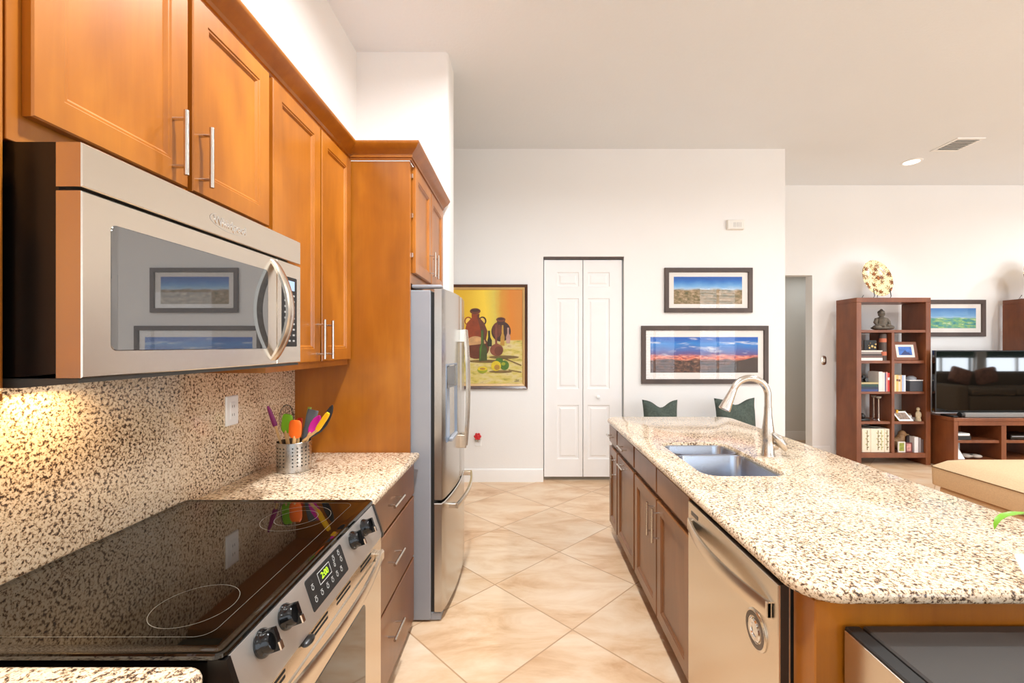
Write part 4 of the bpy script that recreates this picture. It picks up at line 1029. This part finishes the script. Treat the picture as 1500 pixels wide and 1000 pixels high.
# row 3 left
z = S3
for lab, h, c in (('navy book at the bottom of the lower book stack', .03, (54, 70, 120)), ('dark blue book second in the lower book stack', .028, (44, 54, 76)), ('black and teal book in the lower stack', .034, (40, 70, 66)), ('cream edged book lying on top of the lower stack', .022, (190, 176, 130))):
    hbook(lab, LX0+.006, bx(1286), z, z+h-.001, c); z += h
t = thing('camera', 'small black camera on the lower book stack', 'camera', (bx(1268), BY0+.07, z))
b = B(); b.box(bx(1263), bx(1274), BY0+.05, BY0+.10, z+.001, z+.058, .006); b.box(bx(1266), bx(1271), BY0+.055, BY0+.095, z+.056, z+.08, .004)
part('camera_body', b, mat['blackmatte'], t)
part('lens', B().cyl((bx(1269), BY0+.05, z+.03), (bx(1269), BY0+.02, z+.03), .024, .022), mat['black'], t)
x = bx(1286.5)
for lab, wd, h, c in (('tall white book standing beside the lower book stack', .048, .245, (226, 222, 216)), ('pale pink book standing near the bookcase divider', .028, .235, (236, 216, 208)), ('narrow navy book standing among red books', .014, .225, (62, 70, 118)), ('white and red book standing second from the divider', .020, .24, (214, 150, 140)), ('bright red book standing against the bookcase divider', .026, .23, (206, 52, 44))):
    vbook(lab, x, x+wd-.001, S3, h, c, spine=(240, 236, 230) if c[0] == 206 else None); x += wd
# row 3 right
x = RX0+.004
for lab, wd, h, c in (('cream book standing first beside the divider', .030, .205, (234, 214, 172)), ('yellow book standing on the middle shelf', .026, .205, (226, 190, 110)), ('pale beige book on the middle shelf', .026, .20, (232, 206, 178)), ('thin tan book on the middle shelf', .018, .205, (216, 178, 128)), ('light blue book on the middle shelf', .022, .20, (168, 188, 222)), ('white book next to the dark storage box', .024, .20, (226, 228, 236))):
    vbook(lab, x, x+wd-.001, S3, h, c, spine=(120, 80, 60) if wd == .026 else None); x += wd
t = thing('storage_box', 'dark grey storage box with pale lid on middle shelf', 'box', (bx(1342), BY0+.03, S3))
part('box_body', B().box(bx(1332.5), bx(1351.5), BY0+.027, BY0+.19, S3+.001, S3+.13, .003, 1), plain('slate_card', (62, 64, 70), .6), t)
part('lid', B().box(bx(1332), bx(1352), BY0+.025, BY0+.192, S3+.131, S3+.142, .002, 1), mat['white'], t)
part('lid_handle', B().ell((bx(1342), BY0+.10, S3+.155), (.055, .05, .035), n=16), mat['grey'], t)
# row 4 left
t = thing('sculpture', 'low black curved sculpture on the fourth shelf', 'sculpture', (bx(1268), BY0+.1, S4))
b = B(); b.box(LX0+.006, bx(1275), BY0+.03, BY0+.15, S4+.001, S4+.03, .008); b.ell((bx(1267), BY0+.09, S4+.055), (.04, .045, .04), n=16)
part('sculpture_body', b, mat['black'], t)
cl = plain('smoky_glass', (150, 140, 128), .1, var=.05)
for lab, px, y in (('tall slim candle holder nearer the black sculpture', 1280, .19), ('tall slim candle holder nearer the bookcase divider', 1287, .07)):
    X = bx(px)*(BY0+y)/(BY0+.03) - 768*0; t = thing('candle_holder', lab, 'candle holder', (X, BY0+y, S4), 'candle holders on the fourth shelf')
    part('stem', B().lathe([(.024, S4), (.024, S4+.006), (.010, S4+.02), (.008, S4+.10), (.007, S4+.27), (.010, S4+.275)], X, BY0+y, 16), mat['chrome'], t)
    part('cup', B().lathe([(.008, S4+.27), (.026, S4+.285), (.030, S4+.30), (.026, S4+.305), (.01, S4+.295)], X, BY0+y, 18), cl, t)
# row 4 right
for lab, px, h, c, tl_ in (('orange book leaning on the fourth shelf', 1311.5, .135, (214, 110, 70), .05), ('maroon book leaning between orange and yellow books', 1314.5, .13, (84, 34, 30), .07), ('yellow book leaning on the fourth shelf', 1318, .13, (232, 176, 50), .09)):
    X = bx(px); vbook(lab, X, X+.022, S4+.003, h, c, BY0+.09, .15, tl_)
for lab, z0, h, x0, x1, c in (('large pale book lying flat at the bottom on fourth shelf', S4+.001, .035, 1323, 1349, (206, 198, 196)), ('white book lying on the pale book', S4+.037, .026, 1322, 1343, (226, 222, 222)), ('small brown book lying atop the white book', S4+.064, .018, 1324, 1342, (150, 124, 90))):
    hbook(lab, bx(x0), bx(x1), z0, z0+h, c, BY0+.10, .18)
t = thing('brass_dish', 'small brass scroll dish on the books of the fourth shelf', 'dish', (bx(1330)+.03, BY0+.18, S4+.083))
part('dish_body', B().lathe([(.02, S4+.083), (.03, S4+.09), (.06, S4+.115), (.055, S4+.117), (.02, S4+.095)], bx(1330)+.03, BY0+.18, 20), plain('aged_brass', (172, 148, 96), .35, .7), t)
t = thing('photo_card', 'white bordered photo card propped on the fourth shelf', 'photo', (bx(1322), BY0+.06, S4))
def PC(u, v, d): return (u+(v-S4)*.25*-1, BY0+.035+(v-S4)*.75, v+d)
def PC(u, v, d): return (u-(v-S4)*.35, BY0+.03+(v-S4)*.7-d*.8, v+d*.55)
part('card', B().steps(PC, bx(1317.5), bx(1338.5), S4+.002, S4+.112, [(0, 0), (0, .003)]), mat['white'], t)
part('print', B().steps(PC, bx(1320), bx(1336), S4+.02, S4+.095, [(0, .003), (0, .0036)]), plain('brown_photo', (150, 130, 116), .5, var=.4, nscale=40), t)
t = thing('figurine', 'pale standing figurine beside the stacked white books', 'figurine', (bx(1348), BY0+.06, S4))
b = B(); b.lathe([(.030, S4), (.032, S4+.01), (.024, S4+.04), (.028, S4+.085), (.022, S4+.11), (.010, S4+.125)], bx(1348), BY0+.06, 16); b.ell((bx(1348), BY0+.06, S4+.145), (.019, .02, .024), n=12)
b.ell((bx(1348)-.026, BY0+.055, S4+.075), (.009, .010, .034), n=8).ell((bx(1348)+.026, BY0+.055, S4+.075), (.009, .010, .034), n=8)
part('figure', b, plain('pale_bisque', (190, 172, 140), .6, var=.2, nscale=40), t, smooth=60)
# row 5 left: white albums with bamboo
stalk = plain('bamboo_print', (112, 104, 64), .7, var=.3, nscale=60)
stalk2 = plain('leaf_print', (176, 178, 110), .7, var=.2, nscale=60)
for lab, p0, p1, st in (('white album printed with one dark bamboo stalk', 1262.6, 1275, [1270]), ('wide white album in the middle with a bamboo print', 1275.3, 1295.5, [1286, 1291]), ('narrow white album with bamboo against the divider', 1295.8, 1303.2, [1299])):
    t = thing('album', lab, 'book', ((bx(p0)+bx(p1))/2, BY0+.027, S5), 'bamboo albums on the bottom shelf')
    part('cover', B().box(bx(p0), bx(p1), BY0+.027, BY0+.227, S5+.001, S5+.292, .004, 1), plain('ivory_cover', (240, 228, 206), .6, var=.03), t)
    b = B()
    for i, s in enumerate(st):
        X = bx(s)
        for k_ in range(5): b.box(X-.004, X+.004, BY0+.0255, BY0+.027, S5+.03+k_*.05, S5+.075+k_*.05, m=i % 2)
        for k_ in range(6):
            zz = S5+.06+k_*.035; sg = -1 if k_ % 2 else 1
            b.prism([(X, BY0+.027, zz), (X+sg*.014, BY0+.027, zz+.014), (X+sg*.024, BY0+.027, zz+.01), (X+sg*.010, BY0+.027, zz-.004)], (0, -.0015, 0), m=(i+k_) % 2)
    part('bamboo_print', b, [stalk, stalk2], t)
t = thing('silver_dish', 'low silver dish resting on the bamboo albums', 'dish', (bx(1284), BY0+.14, S5+.293))
part('dish_body', B().lathe([(.03, S5+.2935), (.035, S5+.30), (.085, S5+.315), (.088, S5+.318), (.08, S5+.318), (.03, S5+.305)], bx(1286), BY0+.12, 26), mat['chrome'], t)
# row 5 right
t = thing('bird_figurine', 'brown carved duck figurine on the bottom shelf', 'figurine', (bx(1330), BY0+.17, S5))
X, Yb = bx(1329), BY0+.16
b = B(); b.ell((X-.005, Yb, S5+.085), (.085, .055, .084), n=22); b.ell((X+.045, Yb, S5+.205), (.045, .042, .045), n=16); b.tube([(X+.02, Yb, S5+.13), (X+.04, Yb, S5+.2)], [.05, .036], 14); b.tube([(X-.06, Yb, S5+.12), (X-.115, Yb, S5+.165)], [.04, .01], 12)
part('body', b, plain('carved_brown', (146, 110, 72), .6, var=.35, nscale=30), t, smooth=60)
part('beak', B().ell((X+.10, Yb, S5+.195), (.035, .018, .012), n=12), plain('beak_tan', (150, 120, 80), .6), t)
for lab, p0, p1, h, c1, c2, yy in (('small white framed photo with green picture', 1316.5, 1327, .13, (236, 232, 222), (150, 158, 70), .04), ('small maroon framed photo in front of the duck figurine', 1327.5, 1337, .12, (112, 52, 50), (208, 150, 140), .04)):
    t = thing('framed_photo', lab, 'photo frame', ((bx(p0)+bx(p1))/2, BY0+yy, S5), 'small frames on the bottom shelf')
    P = NY(BY0+yy); part('frame', B().steps(P, bx(p0), bx(p1), S5+.001, S5+h, [(0, -.012), (0, .003), (.012, .003), (.014, 0)]), plain('frame_paint', c1, .5), t)
    part('print', B().steps(P, bx(p0)+.014, bx(p1)-.014, S5+.016, S5+h-.014, [(0, 0), (0, .0008)]), plain('frame_photo', c2, .5, var=.4, nscale=30), t)
vbook('white book standing upright beside the duck figurine', bx(1339.5), bx(1345), S5, .19, (232, 228, 228), BY0+.03, .07)
vbook('thin grey book standing beside the upright white book', bx(1345.3), bx(1349), S5, .18, (150, 140, 140), BY0+.03)
vbook('dark brown book standing against the bookcase side', bx(1349.3), bx(1353), S5, .16, (84, 66, 60), BY0+.03)
# plates on stands
def plate_mat():
    m, nt, b = M_('floral_plate'); v = coords(nt)
    wv = nt.nodes.new('ShaderNodeVectorMath'); wv.operation = 'ADD'
    nn = node(nt, 'ShaderNodeTexNoise', Scale=22, Detail=2); nt.links.new(v, nn.inputs['Vector'])
    sc2 = nt.nodes.new('ShaderNodeVectorMath'); sc2.operation = 'SCALE'; nt.links.new(nn.outputs['Color'], sc2.inputs[0]); sc2.inputs['Scale'].default_value = .02
    nt.links.new(v, wv.inputs[0]); nt.links.new(sc2.outputs[0], wv.inputs[1])
    vo = node(nt, 'ShaderNodeTexVoronoi', Scale=12.5); nt.links.new(wv.outputs[0], vo.inputs['Vector'])
    df = nt.nodes.new('ShaderNodeVectorMath'); df.operation = 'SUBTRACT'; nt.links.new(wv.outputs[0], df.inputs[0]); nt.links.new(vo.outputs['Position'], df.inputs[1])
    sp = nt.nodes.new('ShaderNodeSeparateXYZ'); nt.links.new(df.outputs[0], sp.inputs[0])
    at2 = node(nt, 'ShaderNodeMath', operation='ARCTAN2'); nt.links.new(sp.outputs[2], at2.inputs[0]); nt.links.new(sp.outputs[0], at2.inputs[1])
    m7 = node(nt, 'ShaderNodeMath', operation='MULTIPLY'); nt.links.new(at2.outputs[0], m7.inputs[0]); m7.inputs[1].default_value = 8
    cs = node(nt, 'ShaderNodeMath', operation='COSINE'); nt.links.new(m7.outputs[0], cs.inputs[0])
    md = node(nt, 'ShaderNodeMath', operation='MULTIPLY_ADD'); nt.links.new(cs.outputs[0], md.inputs[0]); md.inputs[1].default_value = .30; md.inputs[2].default_value = 1
    pd = node(nt, 'ShaderNodeMath', operation='MULTIPLY'); nt.links.new(vo.outputs['Distance'], pd.inputs[0]); nt.links.new(md.outputs[0], pd.inputs[1])
    r = ramp(nt, [(.0, lin((204, 132, 60))), (.17, lin((170, 96, 38))), (.21, lin((98, 54, 18))), (.36, lin((112, 64, 24))), (.42, lin((246, 222, 170)))], pd.outputs[0])
    wv2 = node(nt, 'ShaderNodeTexVoronoi', Scale=34); nt.links.new(v, wv2.inputs['Vector'])
    r2 = ramp(nt, [(.24, lin((120, 66, 22))), (.34, (1, 1, 1))], wv2.outputs['Distance'])
    nt.links.new(mixc(nt, .8, r.outputs[0], r2.outputs[0], 'MULTIPLY'), b.inputs['Base Color']); b.inputs['Roughness'].default_value = .2; return m
PM = plate_mat()
def plate(label, c, R, rz):
    t = thing('decorative_plate', label, 'plate', (c[0], c[1], 2.06), 'floral platters on the bookcases')
    c = Vector(c); Rm = Matrix.Rotation(rz, 3, 'Z') @ Matrix.Rotation(math.radians(-14), 3, 'X')
    b = B(); lo = []
    for r, d in ((.001, .02), (.45, .02), (.62, .012), (.97, -.008), (1, -.006), (.97, 0), (.62, .022), (.45, .03), (.001, .03)):
        lo.append([c+Rm @ Vector((r*R*math.cos(a)*.90, d, r*R*math.sin(a)*1.03)) for a in (2*PI*i/48 for i in range(48))])
    pl = part('platter', b.loft(lo), PM, t, smooth=60)
    b = B(); z0 = 2.0605
    for s in (-1, 1):
        f = Matrix.Rotation(rz, 3, 'Z'); p = lambda x, y, z: Vector((c.x, c.y, 0))+f @ Vector((x, y, 0))+Vector((0, 0, z))
        b.tube([p(s*.115, -.06, z0+.12), p(s*.115, -.075, z0+.03), p(s*.115, -.06, z0+.005), p(s*.115, .12, z0+.005), p(s*.10, .095, z0+.06)], .0045, 8)
    b.tube([p(-.115, .1, z0+.01), p(.115, .1, z0+.01)], .005, 8)
    st = thing('plate_stand', label.replace('floral platter', 'wire stand under the platter'), 'stand', (c.x, c.y, 2.06), 'plate stands')
    part('wire', b, mat['black'], st)
plate('cream and brown floral platter above the book-filled bookcase', (4.475, 5.58, 2.325), .235, .12)
plate('cream and brown floral platter at the photo edge above the television', (6.51, 5.58, 2.325), .235, .12)

# ------------------------------------------------------------------ television and stand
TY0, TY1 = 5.20, 5.70
t = thing('tv_stand', 'low cherry television stand with open shelves', 'tv stand', (5.68, 5.4, 0))
x0, x1 = 5.075, 6.255
part('top_board', B().box(x0-.005, x1+.005, TY0-.006, TY1, .575, .614, .003, 1), CH, t)
for a in (x0, x1-.05): part('side_panel', B().box(a, a+.05, TY0, TY1, 0, .574, .002, 1), CH, t)
part('top_rail', B().box(x0+.0505, x1-.0505, TY0, TY0+.025, .525, .574, .002, 1), CH, t)
xm = (1467-768)*TY0/645
part('divider', B().box(xm, xm+.06, TY0, TY1, .12, .524, .002, 1), CH, t)
for a, c in ((x0+.0505, xm-.0005), (xm+.0605, x1-.0505)): part('shelf', B().box(a, c, TY0+.02, TY1, .315, .348, .002, 1), CH, t)
part('bottom_board', B().box(x0+.0505, x1-.0505, TY0, TY1, .06, .119, .002, 1), CH, t)
part('back_panel', B().box(x0+.051, x1-.051, TY1-.012, TY1-.002, .35, .57), CH, t)
t = thing('television', 'large flat screen television reflecting the sofa and windows', 'television', (5.63, 5.35, .614))
part('screen', B().steps(NY(5.320), 4.966, 6.300, .665, 1.412, [(0, -.045), (0, -.003), (.002, 0)]), plain('glossy_screen', (7, 8, 8), .03, ior=1.9, var=.02), t, 'dark glossy screen')
b = B(); b.loft([[(u, 5.3195, v) for u, v in rr(4.966+i, 6.300-i, .665+i, 1.412-i)] for i in (0, .012)], 0, False, False)
part('bezel', b, mat['black'], t)
b = B(); b.box(5.35, 5.91, 5.28, 5.46, .6155, .624, .003, 1).box(5.58, 5.68, 5.36, 5.39, .624, .72, .004, 1)
part('pedestal', b, mat['black'], t)
part('chin_strip', B().box(4.966, 6.300, 5.319, 5.36, .652, .664), mat['grey'], t)
t = thing('soundbar', 'long grey soundbar standing under the television', 'soundbar', (5.68, 5.24, .615))
part('speaker_body', B().box(5.225, 6.14, 5.215, 5.275, .6155, .672, .012, 3), plain('grey_grille', (128, 126, 124), .6, var=.1, nscale=300), t)
part('end_cap', B().cyl((5.185, 5.246, .646), (5.225, 5.246, .646), .031), mat['blackmatte'], t, 'round black end cap')
single('remote_control', B().box(5.10, 5.155, 5.23, 5.40, .6155, .634, .005), mat['blackmatte'], 'black remote control on the stand beside the soundbar', 'remote')
t = thing('cable_box', 'dark cable box with white top on the stand shelf', 'electronics', (5.26, 5.3, .349))
part('case', B().box(5.128, 5.315, 5.235, 5.42, .349, .395, .004, 1), mat['blackmatte'], t)
part('paper_stack', B().box(5.140, 5.305, 5.24, 5.41, .396, .424, .003, 1), mat['white'], t)
t = thing('media_player', 'black media player on the stand shelf beneath the soundbar', 'electronics', (5.90, 5.3, .349))
part('case', B().box(5.79, 6.12, 5.24, 5.46, .356, .408, .004, 1), mat['black'], t)
part('front_strip', B().box(5.80, 6.11, 5.237, 5.24, .384, .394), mat['grey'], t)
b = B()
for xx in (5.81, 6.10):
    for yy in (5.26, 5.44): b.cyl((xx, yy, .3485), (xx, yy, .357), .012)
part('feet', b, mat['blackmatte'], t)
b = B(); b.prism([(5.130, 5.24, .1195), (5.245, 5.24, .1195), (5.225, 5.30, .235), (5.137, 5.30, .235)], (0, .012, 0))
single('paper_card', b, mat['white'], 'white card propped in the bottom of the stand', 'card')
t = thing('game_controller', 'grey game controller lying in the bottom of the stand', 'controller', (5.36, 5.3, .12))
b = B(); b.ell((5.30, 5.29, .148), (.055, .05, .027), n=14).ell((5.42, 5.28, .145), (.06, .045, .024), n=14).box(5.29, 5.43, 5.27, 5.33, .128, .165, .01)
part('controller_body', b, plain('grey_shell', (170, 160, 150), .45), t, smooth=60)
part('buttons', B().ell((5.36, 5.28, .166), (.02, .015, .006), n=10).ell((5.44, 5.27, .168), (.012, .012, .006), n=10), mat['blackmatte'], t)

# ------------------------------------------------------------------ sofa seen only in the television's reflection
sf = plain('brown_sofa_fabric', (120, 100, 76), .9, var=.1, nscale=80)
t = thing('sofa', 'brown sofa that shows in the television reflection', 'sofa', (11, .8, 0))
part('base', B().box(9.5, 12.5, .3, 1.25, .05, .40, .03), sf, t)
part('backrest', B().box(9.5, 12.5, .05, .30, .05, .86, .06, 3), sf, t)
for a in (9.25, 12.5): part('armrest', B().box(a, a+.25, .05, 1.25, .05, .62, .05, 3), sf, t)
for a in (9.52, 10.51, 11.50): part('seat_cushion', B().box(a, a+.97, .36, 1.27, .405, .55, .05, 3), sf, t)
for x, r_ in ((9.75, .3), (10.35, -.2)):
    single('sofa_pillow', B().box(x, x+.45, .50, .62, .60, .96, .05, 3, rot=Matrix.Rotation(r_, 3, 'Y')), plain('pillow_stripe', (170, 120, 96), .9, var=.3, nscale=14), 'striped pillow that shows in the television reflection', 'cushion', 'sofa pillows')
